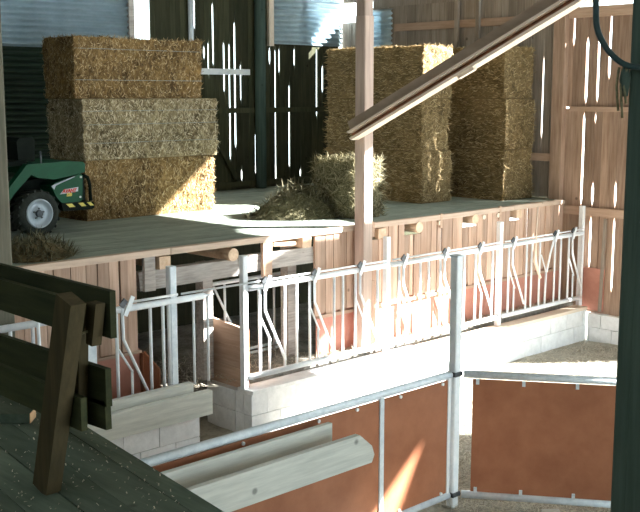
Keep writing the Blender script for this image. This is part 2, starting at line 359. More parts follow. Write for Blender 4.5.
box(XW - 0.012, XW + 0.03, DOORY, 9.30, 1.40, 1.475).build('rail', 'rail_wood', wr)
box(XW - 0.045, XW + 0.01, 9.6, 13.0, 2.79, 2.92).build('rail', 'rail_wood', wr)
box(XW - 0.045, XW + 0.01, 9.6, 14.3, 0.60, 0.72).build('rail', 'rail_wood', wr)
for y in (11.54, 11.09): box(XW - 0.10, XW - 0.046, y - 0.035, y + 0.035, 0, 3.24).build('stud', 'end_plank_grey', wr)
box(XW - 0.10, XW + 0.02, 9.37, 9.57, -1.7, 3.5).build('corner_post', 'end_plank', wr)
# concrete footing along the end wall
k = 0
for zz in ((PIT - 0.1, -1.985), (-1.975, -1.76)):
    y = DOORY + (0.2 if k else 0)
    while y < 8.76:
        box(XW - 0.08, XW + 0.1, y, min(y + 0.39, 8.78), zz[0], zz[1], j=0.004).build('block', 'block', wr); y += 0.4
    k += 1
# red-brown board nailed low on the end wall, plus a greyish batten
box(XW - 0.018, XW + 0.012, 8.56, 9.0, -1.72, -1.05).build('board', 'plywood_red', wr)
MB().bar((XW - 0.03, 8.56, -0.25), (XW - 0.03, 8.60, -1.72), 0.05, 0.03, up=(1, 0, 0)).build('batten', 'end_plank_grey', wr)
# unseen gable wall; piece outlines and openings shaped to place the sun patches
for pts in ([(2.4, 5.15), (4.0, 5.15), (4.8, 4.86), (7.6, 4.86), (10.9, 4.92), (10.9, 3.2), (13.6, 3.2), (13.6, 3.37), (14.38, 3.37), (14.38, 5.1), (5.0, 7.6), (2.4, 7.1)],
            [(2.4, 3.3), (4.65, 3.0), (6.75, 1.2), (6.78, 3.55), (4.8, 3.82), (4.65, 4.0), (4.0, 4.6), (3.4, 4.9), (3.3, 3.95), (2.4, 4.05)],  # filler piece added to keep sun off the platform planks
            [(-6.0, PIT - 0.1), (2.4, PIT - 0.1), (2.4, 3.7), (-6.0, 3.7)],
            [(-1.55, 3.7), (2.4, 3.7), (2.4, 7.1), (-0.72, 6.5), (-0.72, 4.57)],  # slanted hatch edge shaped for the sun streak on the pen panel
            [(-6.0, 3.7), (-1.9, 3.7), (-1.9, 4.57), (-0.72, 4.57), (-0.72, 6.5), (-6.0, 5.5)]):
    MB().extrude(pts, 'x', XW + 0.035, XW + 0.12).build('gable_boarding', 'end_plank_grey', wr)
# unseen sloping slab added outside to block sun above the wall head
struct('sun_blocker', MB().poly([(XW + 0.13, 6.8, 3.58), (XW + 0.95, 6.8, 3.46), (XW + 0.95, 10.9, 2.98), (XW + 0.13, 10.9, 3.10), (XW + 0.13, 6.8, 3.62), (XW + 0.95, 6.8, 3.50), (XW + 0.95, 10.9, 3.02), (XW + 0.13, 10.9, 3.14)],
       [(0, 1, 2, 3), (7, 6, 5, 4), (0, 4, 5, 1), (1, 5, 6, 2), (2, 6, 7, 3), (3, 7, 4, 0)]), 'roof', label='narrow sloping slab added outside above the plank end wall to block sun', cat='roof')

# --- back wall (plane y = YB): dark planks with slits of daylight, corrugated sheets above
wb = bpy.data.objects.new('wall_back', None); link(wb, None, (11, YB, 0)); props(wb, 'dark plank back wall with bright daylight slits and corrugated metal sheeting', 'wall', kind='structure')
SL_B = [(11.14, 2.22, 2.52), (11.23, 1.91, 2.61), (11.34, 2.11, 3.25), (11.57, 1.65, 2.61), (11.69, 0.47, 2.59), (11.81, 0.69, 2.94), (11.94, 1.48, 2.26), (11.94, 0.07, 0.42),
        (12.27, 0.17, 1.05), (12.46, 0.67, 1.71), (12.75, 0.0, 2.54), (12.85, 1.98, 2.55), (12.62, 2.15, 2.54), (13.09, 0.28, 1.89), (13.22, 2.11, 2.56), (13.37, 0.07, 0.36),
        (13.79, 1.18, 2.57), (13.94, 1.65, 2.25), (11.24, 0.37, 1.12), (10.95, 2.7, 3.3), (11.06, 0.3, 1.2)]
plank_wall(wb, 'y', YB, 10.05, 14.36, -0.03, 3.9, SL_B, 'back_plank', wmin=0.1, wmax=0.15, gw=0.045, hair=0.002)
def corrugated(x0, x1, z0, z1, y, axis='y', pitch=0.088, amp=0.026):
    vs = []; fs = []; n = int((z1 - z0) / pitch * 8)
    for t in (0, 0.004):
        for i in range(n + 1):
            z = z0 + (z1 - z0) * i / n; o = amp * math.sin(2 * math.pi * (z - z0) / pitch)
            for x in (x0, x1): vs.append((x, y + o + t, z) if axis == 'y' else (y + o + t, x, z))
    h = 2 * (n + 1)
    for i in range(n):
        a = 2 * i; fs += [(a, a + 1, a + 3, a + 2), (h + a + 1, h + a, h + a + 2, h + a + 3), (a, a + 2, h + a + 2, h + a), (a + 1, h + a + 1, h + a + 3, a + 3)]
    fs += [(0, h, h + 1, 1), (2 * n, 2 * n + 1, h + 2 * n + 1, h + 2 * n)]
    return MB().poly(vs, fs)
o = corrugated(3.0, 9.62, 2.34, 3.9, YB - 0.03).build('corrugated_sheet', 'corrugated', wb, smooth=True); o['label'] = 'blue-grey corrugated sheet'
o = corrugated(3.0, 9.62, 0.0, 2.36, YB - 0.02).build('corrugated_sheet', 'corrugated_dark', wb, smooth=True); o['label'] = 'much darker lower corrugated sheet'  # lower sheet in a much darker tone than the upper one
o = corrugated(12.66, 14.40, 2.56, 3.9, YB - 0.03).build('corrugated_sheet', 'corrugated', wb, smooth=True)
o = corrugated(13.08, 13.62, 2.30, 3.2, XW - 0.03, axis='x').build('corrugated_sheet', 'corrugated', wr, smooth=True)
box(9.60, 9.70, YB - 0.07, YB + 0.02, 0, 3.9).build('post', 'old_beam', wb)
box(12.55, 12.66, YB - 0.07, YB - 0.005, 2.52, 3.9).build('post', 'brace_pale', wb)
MB().tube([(10.82, YB - 0.06, 0), (10.82, YB - 0.06, 3.9)], 0.045).build('pipe', 'galvanised', wb, smooth=True)
MB().tube([(12.30, YB - 0.10, 0), (12.30, YB - 0.10, 3.9)], 0.10, 12).build('post', 'near_post', wb, smooth=True)
box(10.92, 12.10, YB - 0.06, YB - 0.008, 2.00, 2.10).build('rail', 'steel_white', wb)
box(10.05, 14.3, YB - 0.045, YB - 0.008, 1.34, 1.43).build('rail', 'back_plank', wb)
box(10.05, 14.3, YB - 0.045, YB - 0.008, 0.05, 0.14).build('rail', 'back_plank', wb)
MB().bar((11.1, YB - 0.07, 1.25), (11.75, YB - 0.07, 0.2), 0.09, 0.03, up=(0, 1, 0)).build('brace', 'back_plank', wb)

# --- remaining shell: far left wall, near side wall and roof (out of view, they shade the barn)
struct('wall_left', box(-4.3, -4.1, -6.2, YB + 0.1, PIT - 0.1, 5.6), 'roof', label='plank wall closing the far end of the barn', cat='wall')
wn = bpy.data.objects.new('wall_front', None); link(wn, None, (5, -6.1, PIT)); props(wn, 'long plank side wall with a broad bay added for fill daylight', 'wall', kind='structure')
box(-4.1, 3.0, -6.2, -6.05, PIT - 0.1, 5.6).build('boarding', 'roof', wn)
box(3.0, 14.3, -6.2, -6.05, 2.6, 5.6).build('boarding', 'roof', wn)  # open bay below sized for the fill daylight it lets in
for x in (5.8, 8.5, 11.2): box(x, x + 0.22, -6.2, -5.98, PIT - 0.1, 2.6).build('post', 'post_wood', wn)
cl = bpy.data.objects.new('ceiling', None); link(cl, None, (5, 4.5, 5.3)); props(cl, 'boarded pitched barn roof seen from inside', 'ceiling', kind='structure')
for (ya, za, yb, zb) in ((-6.4, 5.45, 5.0, 7.6), (5.0, 7.6, YB + 0.3, 5.0)):
    MB().poly([(-4.3, ya, za), (XW + 0.3, ya, za), (XW + 0.3, yb, zb), (-4.3, yb, zb), (-4.3, ya, za + 0.12), (XW + 0.3, ya, za + 0.12), (XW + 0.3, yb, zb + 0.12), (-4.3, yb, zb + 0.12)],
              [(0, 1, 2, 3), (7, 6, 5, 4), (0, 4, 5, 1), (1, 5, 6, 2), (2, 6, 7, 3), (3, 7, 4, 0)]).build('roof_slope', 'roof', cl)
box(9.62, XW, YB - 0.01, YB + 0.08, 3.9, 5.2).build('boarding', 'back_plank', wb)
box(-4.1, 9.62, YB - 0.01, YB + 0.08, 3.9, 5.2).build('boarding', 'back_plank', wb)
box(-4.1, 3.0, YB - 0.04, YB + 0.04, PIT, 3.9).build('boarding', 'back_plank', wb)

# --- platform: floorboards along x, edge board, front cladding
pf = bpy.data.objects.new('floor_platform', None); link(pf, None, (9, 11.8, 0)); props(pf, 'dusty grey board floor of the raised hay platform', 'floor', kind='structure')
y = YF + 0.05
while y < YB - 0.02:
    wd = random.uniform(0.17, 0.23); x = -4.1
    y1 = min(y + wd, YB)
    while x < XW:
        x1 = min(x + random.uniform(3.2, 4.8), XW)
        dz = random.uniform(-0.004, 0.0)
        box(x, x1 - 0.004, y, y1 - 0.004, -0.05 + dz, dz).build('floorboard', 'platform', pf); x = x1
    y = y1
x = 2.6
for L_ in (2.0, 2.05, 2.1, 2.0, 2.2, 2.3, 2.4):
    x1 = min(x + L_, XW - 0.12)
    if x1 > x: box(x, x1 - 0.006, YF - 0.03, YF + 0.05, -0.055, 0.012, j=0.004).build('edge_board', 'platform_edge', pf)
    x = x1
box(-4.1, XW, 12.0, 12.1, PIT, -0.06).build('back_footing', 'back_plank', pf)

wp = bpy.data.objects.new('wall_platform', None); link(wp, None, (9, YF, -1.6)); props(wp, 'pinkish plank cladding along the platform front above red-brown boards', 'wall', kind='structure')
JOISTS = [(6.56, 's', -0.13), (7.51, 'r', -0.15), (8.67, 's', -0.12), (10.02, 's', -0.13), (10.76, 'r', -0.12), (11.99, 'r', -0.11), (13.06, 's', -0.11)]
def front_top(xc):
    for jx, t, z in JOISTS:
        if -0.20 < xc - jx < 0.11 and xc > 8.9: return -0.215
    return -0.057
def front_run(xa, xb, zb):
    x = xa
    while x < xb - 0.02:
        wd = random.uniform(0.085, 0.14); x1 = min(x + wd, xb)
        if xb - x1 < 0.06: x1 = xb
        gap = 0.024 if random.random() < 0.12 else 0.007
        d = random.uniform(-0.007, 0.007)
        box(x, x1 - gap, YF + d, YF + 0.028 + d, zb + random.uniform(-0.02, 0.02), front_top((x + x1) / 2)).build('plank', 'front_plank', wp); x = x1
front_run(3.4, 6.22, -1.06); front_run(8.84, XW - 0.12, -1.06)
for jx, t, z in JOISTS:
    if t == 'r':
        lg = MB().tube([(jx, YF - 0.045, z), (jx, YF + 1.2, z)], 0.075, 14).build('joist_end', 'log_end', wp)
    else:
        lg = box(jx - 0.075, jx + 0.075, YF - 0.04, YF + 1.2, z - 0.07, z + 0.06, j=0.006).build('joist_end', 'log_end', wp)
# small pale wedges near the joists
for x in (11.22, 12.22, 12.56): MB().tube([(x, YF - 0.03, -0.10), (x, YF + 0.1, -0.10)], 0.035, 8).build('peg', 'brace_pale', wp)
for x in (9.86, 11.24, 12.60): box(x - 0.02, x + 0.02, YF - 0.035, YF, -0.17, 0.03).build('wedge', 'rail_wood', wp)
# red-brown boards below the planks
x = 8.9
for x1 in (10.05, 11.2, 12.35, 13.45, XW - 0.12):
    box(x, x1 - 0.01, YF + 0.035, YF + 0.05, -1.64, -0.98 - (0.04 if x < 9 else 0)).build('board', 'plywood_red', wp); x = x1
box(8.9, XW - 0.12, YF - 0.015, YF + 0.03, -1.115, -1.075).build('ledge', 'rail_wood', wp)
box(3.4, 6.25, YF + 0.035, YF + 0.05, -1.64, -1.05).build('board', 'plywood_red', wp)
box(3.4, 6.25, YF - 0.01, YF + 0.03, -1.09, -1.06).build('ledge', 'rail_wood', wp)
MB().extrude([(9.26, -1.08), (8.98, -1.22), (8.98, -1.64), (9.26, -1.64)], 'x', 6.27, 6.29).build('side_board', 'plywood', wp)
MB().extrude([(9.27, -1.11), (9.66, -0.98), (9.66, -1.64), (9.27, -1.64)], 'x', 6.27, 6.29).build('side_board', 'plywood', wp)
# open bay: weathered beams and hangers
box(6.26, 7.62, YF + 0.02, YF + 0.14, -0.42, -0.22, j=0.008).build('beam', 'old_beam', wp)
box(7.64, 8.84, YF + 0.03, YF + 0.14, -0.40, -0.20, j=0.008).build('beam', 'old_beam', wp)
box(6.30, 6.44, YF - 0.03, YF + 0.02, -0.43, -0.055, j=0.004).build('hanger', 'old_beam', wp)
box(7.98, 8.12, YF - 0.02, YF + 0.03, -0.47, -0.04, j=0.004).build('hanger', 'rail_wood', wp)
box(7.22, 7.36, YF + 0.16, YF + 0.30, -1.62, -0.24).build('prop', 'old_beam', wp)
box(8.66, 8.80, YF + 0.3, YF + 0.44, -1.62, -0.10).build('prop', 'old_beam', wp)
MB().tube([(8.16, YF + 0.02, -0.10), (8.52, YF + 0.02, -0.13)], 0.03, 8).build('round_block', 'rail_wood', wp)

# ================================================================== CONCRETE KERBS
def kerb(name, x0, x1, yf, yb, label, ztop=-1.70):
    k = bpy.data.objects.new(name, None); link(k, None, ((x0 + x1) / 2, yf, PIT)); props(k, label, 'kerb', kind='structure')
    box(x0 + 0.012, x1 - 0.012, yf + 0.012, yb, PIT - 0.1, ztop - 0.012).build('mortar_core', 'mortar', k)
    rows = [(PIT - 0.08, -1.955), (-1.945, ztop)]
    for ri, (za, zb) in enumerate(rows):
        x = x0
        first = 0.24 if ri else 0.44
        while x < x1 - 0.02:
            xe = min(x + first, x1); first = 0.44
            if x1 - xe < 0.08: xe = x1
            box(x, xe - (0.008 if xe < x1 else 0), yf, yf + 0.14, za, zb, j=0.003).build('block', 'block', k); x = xe
        # end face
        for xe in ((x0,) if name == 'kerb_fence' else (x1,)):
            y = yf + 0.148; first = 0.3 if ri else 0.18
            while y < yb - 0.02:
                ye = min(y + first, yb); first = 0.4
                if name == 'kerb_fence': box(x0, x0 + 0.13, y, ye - 0.008, za, zb, j=0.003).build('block', 'block', k)
                else: box(x1 - 0.13, x1, y, ye - 0.008, za, zb, j=0.003).build('block', 'block', k)
                y = ye
    return k
k1 = kerb('kerb_fence', 7.40, XW - 0.09, 8.80, 9.10, 'white-painted concrete block kerb carrying the long feed fence')
for i in range(1): pass
box(7.40, 7.53, 9.10, 9.62, PIT - 0.05, -1.955, j=0.003).build('block', 'block', k1)
box(7.40, 7.53, 9.10, 9.62, -1.945, -1.70, j=0.003).build('block', 'block', k1)
box(7.41, 10.4, 8.79, 9.06, -1.70, -1.66).build('cap_slab', 'block', k1)
x = 10.405
for x1 in (12.3, XW - 0.1):
    box(x, x1 - 0.008, 8.77, 8.98, -1.70, -1.655).build('cap_board', 'cap_board', k1); x = x1
k2 = kerb('kerb_gate', 3.6, 6.55, 8.66, 9.08, 'short white concrete block kerb under the grey planks', ztop=-1.725)

# ================================================================== FEED FENCE
YFN = 8.90; ZT, ZBOT = -0.49, -1.52
def pipe(parent, name, p0, p1, r, mat='steel_white', seg=8): return MB().tube([p0, p1], r, seg).build(name, mat, parent, smooth=True)
def yoke_unit(t, L, open_=False, last=False):
    if not open_:
        pipe(t, 'bar', (L, YFN, ZBOT), (L, YFN, ZT), 0.017)
        pipe(t, 'bar', (L + 0.14, YFN, ZBOT), (L + 0.14, YFN, -1.12), 0.014)
        d = MB().tube([(L + 0.05, YFN - 0.03, ZT + 0.06), (L + 0.055, YFN - 0.03, -0.78), (L + 0.36, YFN - 0.03, ZBOT + 0.12)], 0.016, 8)
        y = d.build('yoke', 'steel_white', t, smooth=True)
        MB().tube([(L, YFN - 0.01, -0.85), (L + 0.15, YFN - 0.01, -1.14)], 0.012, 6).build('link', 'steel_white', y)
    else:
        pipe(t, 'bar', (L - 0.02, YFN, ZBOT), (L, YFN, -0.98), 0.017)
        y = MB().tube([(L + 0.0, YFN - 0.01, -1.0), (L + 0.05, YFN - 0.03, -0.72), (L + 0.2, YFN - 0.03, -0.38)], 0.016, 8).build('yoke', 'steel_white', t, smooth=True)
        MB().tube([(L, YFN, -1.0), (L - 0.14, YFN, -0.72)], 0.011, 6).build('link', 'steel_white', y)
    lx = L + (0.17 if open_ else 0.06)
    lt = MB().bar((lx - 0.03, YFN - 0.055, ZT - 0.05), (lx + 0.05, YFN - 0.055, ZT + 0.12), 0.045, 0.012, up=(0, 1, 0)).build('latch', 'steel_white', t)
    MB().bar((lx - 0.06, YFN - 0.045, ZT + 0.05), (lx + 0.0, YFN - 0.045, ZT + 0.10), 0.05, 0.02, up=(0, 1, 0)).build('hook', 'dark_metal', lt)
def fence_panel(x0, x1, units, bars, label, posts, ext=0.0):
    t = thing('feed_fence', ((x0 + x1) / 2, YFN, -1.66), label, 'fence', 'feed fence panels on the long kerb')
    pipe(t, 'top_rail', (x0, YFN, ZT), (x1, YFN, ZT), 0.034, seg=10)
    pipe(t, 'bottom_rail', (x0, YFN, ZBOT), (x1, YFN, ZBOT), 0.034, seg=10)
    pipe(t, 'locking_rod', (x0 - ext, YFN - 0.02, ZT + 0.065), (x1, YFN - 0.02, ZT + 0.065), 0.012)
    for L, o_ in units: yoke_unit(t, L, o_)
    for bx in bars: pipe(t, 'bar', (bx, YFN, ZBOT), (bx, YFN, ZT), 0.016)
    for px, zt in posts:
        MB().bar((px, YFN + 0.045, -1.66), (px, YFN + 0.045, zt), 0.075, 0.075, up=(0, 1, 0), bev=0.008).build('post', 'steel_white', t)
    return t
fence_panel(7.46, 9.755, [(7.62, 0), (8.40, 0), (9.18, 0)], [8.00, 8.19, 8.81, 8.96, 9.58], 'galvanised feed fence panel nearest the open bay, its end post by the brown boards', [(7.42, -0.12), (9.80, -0.13)], ext=0.95)
fence_panel(9.845, 12.155, [(9.99, 0), (10.82, 0), (11.59, 0)], [10.41, 10.58, 11.16, 11.34, 11.98], 'galvanised feed fence panel running behind the tall white steel post', [(12.20, -0.14)])
fence_panel(12.245, 14.30, [(12.37, 0), (13.33, 1), (13.93, 0)], [12.81, 12.94, 13.15, 13.55, 13.71, 14.31], 'galvanised feed fence panel against the plank end wall with one yoke open', [(14.345, -0.07)])
# loop of pale twine hanging on the last panel
tw = MB().tube([(12.95, YFN - 0.075, 0.02), (12.94, YFN - 0.07, -0.55), (12.93, YFN - 0.07, -0.78), (13.02, YFN - 0.07, -0.95), (13.08, YFN - 0.07, -1.05)], [0.008, 0.008, 0.028, 0.02, 0.022], 8)
props(tw.build('hanging_rope', 'brace_pale', smooth=True), 'pale rope end hanging over the feed fence near the end wall', 'rope')
# gate panel across the kerb on the left
g = thing('feed_gate', (5.6, YFN, -1.7), 'galvanised fence gate over the short kerb with a pointed top rail end', 'gate')
MB().tube([(4.3, YFN, ZT), (6.82, YFN, ZT), (6.86, YFN, ZT), (6.96, YFN, ZT + 0.005)], [0.036, 0.036, 0.014, 0.008], 10).build('top_rail', 'steel_white', g, smooth=True)
pipe(g, 'locking_rod', (5.9, YFN - 0.02, ZT + 0.065), (6.46, YFN - 0.02, ZT + 0.065), 0.014)
pipe(g, 'bottom_rail', (4.3, YFN, -1.55), (6.5, YFN, -1.55), 0.03)
MB().bar((6.41, YFN + 0.02, -1.72), (6.41, YFN + 0.02, -0.12), 0.085, 0.085, up=(0, 1, 0), bev=0.008).build('post', 'galvanised', g)
MB().bar((5.44, YFN + 0.1, -1.70), (5.44, YFN + 0.1, -0.62), 0.12, 0.12, up=(0, 1, 0), bev=0.01).build('post', 'galvanised', g)
for bx in (4.55, 4.78, 5.02, 5.71, 6.12, 6.28, 6.36): pipe(g, 'bar', (bx, YFN, -1.55), (bx, YFN, ZT), 0.018)
for bx, zb in ((6.68, -1.45), (6.87, -1.45)): pipe(g, 'bar', (bx, YFN, zb), (bx, YFN, ZT), 0.015)
y_ = MB().tube([(5.76, YFN - 0.03, ZT + 0.05), (5.77, YFN - 0.03, -0.80), (6.06, YFN - 0.03, -1.42)], 0.017, 8).build('yoke', 'steel_white', g, smooth=True)
MB().tube([(5.72, YFN - 0.01, -0.9), (5.88, YFN - 0.01, -1.16)], 0.012, 6).build('link', 'steel_white', y_)
pipe(g, 'bar', (5.88, YFN, -1.55), (5.88, YFN, -1.14), 0.014)
lt = MB().bar((5.78, YFN - 0.055, ZT - 0.06), (5.88, YFN - 0.055, ZT + 0.13), 0.05, 0.012, up=(0, 1, 0)).build('latch', 'steel_white', g)
MB().bar((5.74, YFN - 0.045, ZT + 0.04), (5.80, YFN - 0.045, ZT + 0.10), 0.06, 0.02, up=(0, 1, 0)).build('hook', 'dark_metal', lt)
y2 = MB().tube([(4.82, YFN - 0.03, ZT + 0.05), (4.83, YFN - 0.03, -0.80), (5.12, YFN - 0.03, -1.42)], 0.017, 8).build('yoke', 'steel_white', g, smooth=True)
# inner gate standing under the platform
ig = thing('inner_gate', (8.3, 9.95, -1.62), 'white tubular gate standing in the dark bay under the platform', 'gate')
for z in (-1.50, -1.56): pipe(ig, 'rail', (7.55, 9.95, z - 0.02), (8.95, 9.95, z - 0.02), 0.02)
pipe(ig, 'top_rail', (7.55, 9.95, -0.62), (8.95, 9.95, -0.62), 0.025)
for bx in (7.72, 7.95, 8.50, 8.76, 8.94): pipe(ig, 'bar', (bx, 9.95, -1.62), (bx, 9.95, -0.62), 0.016)
pipe(ig, 'diagonal', (7.78, 9.95, -0.66), (8.12, 9.95, -1.30), 0.016)
# brown end boards closing the kerb end
eb = thing('end_boards', (7.42, 9.25, -1.70), 'brown boards stacked on edge closing the end of the feed kerb', 'boards')
for i, (za, zb) in enumerate(((-1.69, -1.458), (-1.453, -1.213), (-1.208, -0.98))):
    MB().extrude([(8.99, za), (9.62, za), (9.62, zb + (0.05 if i == 2 else 0)), (8.99, zb)], 'x', 7.465, 7.50).build('plank', 'rail_wood', eb)
box(7.46, 7.505, 8.955, 8.985, -1.69, -0.98).build('edge_strip', 'plywood', eb)

# grey planks lying on the short kerb
def loose_plank(name, x0, x1, yc, th, z0, z1, label, grp, mat='pale_plank', dz=0.0):
    m = MB().poly([(x0, yc - th / 2, z0), (x1, yc - th / 2, z0 + dz), (x1, yc + th / 2, z0 + dz), (x0, yc + th / 2, z0), (x0, yc - th / 2, z1), (x1, yc - th / 2, z1 + dz), (x1, yc + th / 2, z1 + dz), (x0, yc + th / 2, z1)],
                  [(0, 3, 2, 1), (4, 5, 6, 7), (0, 1, 5, 4), (1, 2, 6, 5), (2, 3, 7, 6), (3, 0, 4, 7)])
    return props(m.build(name, mat), label, 'plank', grp)
loose_plank('timber_plank', 4.4, 6.70, 8.66, 0.085, -1.724, -1.465, 'grey timber plank on edge, front one of the two on the short kerb', 'planks on the short kerb')
loose_plank('timber_plank', 4.2, 6.54, 8.78, 0.085, -1.724, -1.375, 'grey timber plank behind its twin on the short kerb, against the gate bars', 'planks on the short kerb')

# ================================================================== CENTRE POST, LEFT POST, BRACE
cp = thing('timber_post', (9.57, 9.14, -1.62), 'square timber roof post standing at the platform edge beside the small bale', 'post', 'barn posts')
MB().bar((9.57, 9.14, -1.62), (9.57, 9.14, 2.62), 0.17, 0.17, up=(0, 1, 0), bev=0.012).build('shaft', 'post_wood', cp)
MB().bar((9.57, 9.145, 2.62), (9.56, 9.145, 6.1), 0.155, 0.16, up=(0, 1, 0), bev=0.012).build('upper_shaft', 'post_wood', cp)
MB().bar((9.68, 9.14, -1.62), (9.68, 9.14, -0.70), 0.05, 0.16, up=(0, 1, 0)).build('packing_piece', 'front_plank', cp)
lp = thing('timber_post', (4.57, 9.12, -2.2), 'weathered timber post at the picture edge in front of the green tractor', 'post', 'barn posts')
MB().bar((4.57, 9.12, -2.2), (4.57, 9.12, 6.0), 0.20, 0.20, up=(0, 1, 0), bev=0.015).build('shaft', 'post_old', lp)
br = thing('timber_brace', (9.43, 9.2, 1.15), 'long diagonal timber brace rising from the roof post towards the rafters', 'brace')
def brace_piece(name, xa, xb, lo, hi, mat, cut=0.0):
    # in the y-z plane: lower line from (9.24,1.17) to (5.3, 2.93)
    A = Vector((9.16, 1.10)); B = Vector((5.0, 3.03)); d = (B - A).normalized(); n = Vector((-d.y, d.x));
    if n.y < 0: n = -n
    pts = [A + n * lo + d * cut, B + n * lo, B + n * hi, A + n * hi - d * 0.0]
    return MB().extrude([(p.x, p.y) for p in pts], 'x', xa, xb).build(name, mat, br)
brace_piece('side_board', 9.40, 9.475, 0.09, 0.25, 'brace_wood')
brace_piece('core_board', 9.405, 9.47, 0.03, 0.09, 'brace_red', 0.02)
brace_piece('edge_strip', 9.335, 9.475, -0.004, 0.03, 'brace_pale', 0.02)
brace_piece('edge_strip', 9.325, 9.475, 0.088, 0.116, 'brace_pale', 0.02)
MB().tube([(9.392, 9.08, 1.26), (9.402, 9.08, 1.26)], 0.02, 10).build('bolt', 'dark_metal', br)
MB().extrude([(7.50, 1.875), (7.28, 1.975), (7.26, 1.935), (7.48, 1.835)], 'x', 9.345, 9.40).build('cleat', 'brace_pale', br)

# ================================================================== STRAW AND HAY BALES
def bale(name, x0, x1, y0, y1, z0, z1, mat, fmat, label, grp, seed, cell=0.045, amp=0.028, nf=3600, strands='mixed', twine=None, faces='LFT', fl=(0.04, 0.11), round_=0.05, end_axis=None):
    rnd = random.Random(seed); t = thing(name, ((x0 + x1) / 2, (y0 + y1) / 2, z0), label, 'bale', grp)
    c = Vector(((x0 + x1) / 2, (y0 + y1) / 2, (z0 + z1) / 2)); h = Vector(((x1 - x0) / 2, (y1 - y0) / 2, (z1 - z0) / 2))
    def surf(q):
        # q on the box; round the edges and roughen
        p = q - c; core = Vector([max(-h[i] + round_, min(h[i] - round_, p[i])) for i in range(3)]); dv = p - core
        if dv.length > 1e-6: p = core + dv.normalized() * min(dv.length, round_)
        nrm = dv.normalized() if dv.length > 1e-6 else Vector((0, 0, 1))
        qq = p + c
        lay = 0.5 * math.sin(qq.z * 38 + 3 * noise.noise(Vector((qq.x * 2, qq.y * 2, seed)))) if strands == 'layers' else 0.0
        dsp = amp * (noise.noise(qq * 9 + Vector((seed, 0, 0))) + 0.8 * noise.noise(qq * 22 + Vector((0, seed, 0))) + 0.35 * lay + 1.1 * noise.noise(qq * 2.3 + Vector((seed, 3, 1))))
        damp = max(0.0, min(1.0, (qq.z - z0) / 0.05)); damp2 = max(0.0, min(1.0, (z1 - qq.z) / 0.05)) if nrm.z < 0.5 else 1.0
        return qq + nrm * (dsp - amp * 0.5) * (0.3 + 0.7 * damp) , nrm
    m = MB(); idx = {}
    nn = [max(3, int(round(2 * h[i] / cell))) for i in range(3)]
    def vid(i, j, k):
        key = (i, j, k)
        if key not in idx:
            q = Vector((x0 + (x1 - x0) * i / nn[0], y0 + (y1 - y0) * j / nn[1], z0 + (z1 - z0) * k / nn[2]))
            pv = surf(q)[0]; pv.z = max(z0 + (0.001 if k else 0.0), min(pv.z, z1 - 0.001 if 'T' not in faces else pv.z))
            if k == 0: pv.z = z0
            elif k == nn[2] and 'T' not in faces: pv.z = z1 - 0.001
            idx[key] = len(m.v); m.v.append(tuple(pv))
        return idx[key]
    for i in range(nn[0]):
        for j in range(nn[1]):
            for k, fl_ in ((0, 0), (nn[2], 1)): m.f.append((vid(i, j, k), vid(i + 1, j, k), vid(i + 1, j + 1, k), vid(i, j + 1, k)))
    for i in range(nn[0]):
        for k in range(nn[2]):
            for j in (0, nn[1]): m.f.append((vid(i, j, k), vid(i + 1, j, k), vid(i + 1, j, k + 1), vid(i, j, k + 1)))
    for j in range(nn[1]):
        for k in range(nn[2]):
            for i in (0, nn[0]): m.f.append((vid(i, j, k), vid(i, j + 1, k), vid(i, j + 1, k + 1), vid(i, j, k + 1)))
    m.build('body', mat, t)
    # loose straw ends on the faces that show: L = towards -x, F = towards -y, T = top, R = +x
    areas = {'L': (y1 - y0) * (z1 - z0), 'F': (x1 - x0) * (z1 - z0), 'T': (x1 - x0) * (y1 - y0) * 0.6, 'R': (y1 - y0) * (z1 - z0) * 0.4}
    ks = list(faces); tot = sum(areas[k] for k in ks)
    def placer():
        r = rnd.uniform(0, tot); f = ks[-1]
        for k in ks:
            if r < areas[k]: f = k; break
            r -= areas[k]
        u = rnd.uniform(0.0, 1.0); v = rnd.uniform(0.0, 1.0)
        if f == 'L': q = Vector((x0, y0 + (y1 - y0) * u, z0 + (z1 - z0) * v)); n = Vector((-1, 0, 0)); tn = Vector((0, 1, 0))
        elif f == 'R': q = Vector((x1, y0 + (y1 - y0) * u, z0 + (z1 - z0) * v)); n = Vector((1, 0, 0)); tn = Vector((0, 1, 0))
        elif f == 'F': q = Vector((x0 + (x1 - x0) * u, y0, z0 + (z1 - z0) * v)); n = Vector((0, -1, 0)); tn = Vector((1, 0, 0))
        else: q = Vector((x0 + (x1 - x0) * u, y0 + (y1 - y0) * v, z1)); n = Vector((0, 0, 1)); tn = Vector((1, 0, 0))
        p, nr = surf(q); up = n.cross(tn)
        if strands == 'layers' and f == 'L': a = rnd.gauss(0, 0.35) + (math.pi if rnd.random() < 0.5 else 0)
        elif strands == 'flakes': a = math.pi / 2 + rnd.gauss(0, 0.7) + (math.pi if rnd.random() < 0.5 else 0)
        else: a = rnd.uniform(0, 2 * math.pi)
        d = (tn * math.cos(a) + up * math.sin(a) + n * (abs(rnd.gauss(0.12, 0.25)))).normalized()
        return p + n * 0.002, d, n
    fibres('loose_straw', fmat, t, placer, nf, fl[0], fl[1], 0.007, zlim=(z0 + 0.012, z1 - 0.012 if 'T' not in faces else z1 + 0.2))
    if twine:
        for z in twine:
            pts = []
            for i in range(17):
                p, n = surf(Vector((x0 + (x1 - x0) * i / 16, y0, z0 + (z1 - z0) * z))); pts.append(p + Vector((0, -0.016, 0)))
            MB().tube(pts, 0.004, 5).build('twine', 'twine', t)
    return t
LS = 'big square bales in the stack beside the tractor'
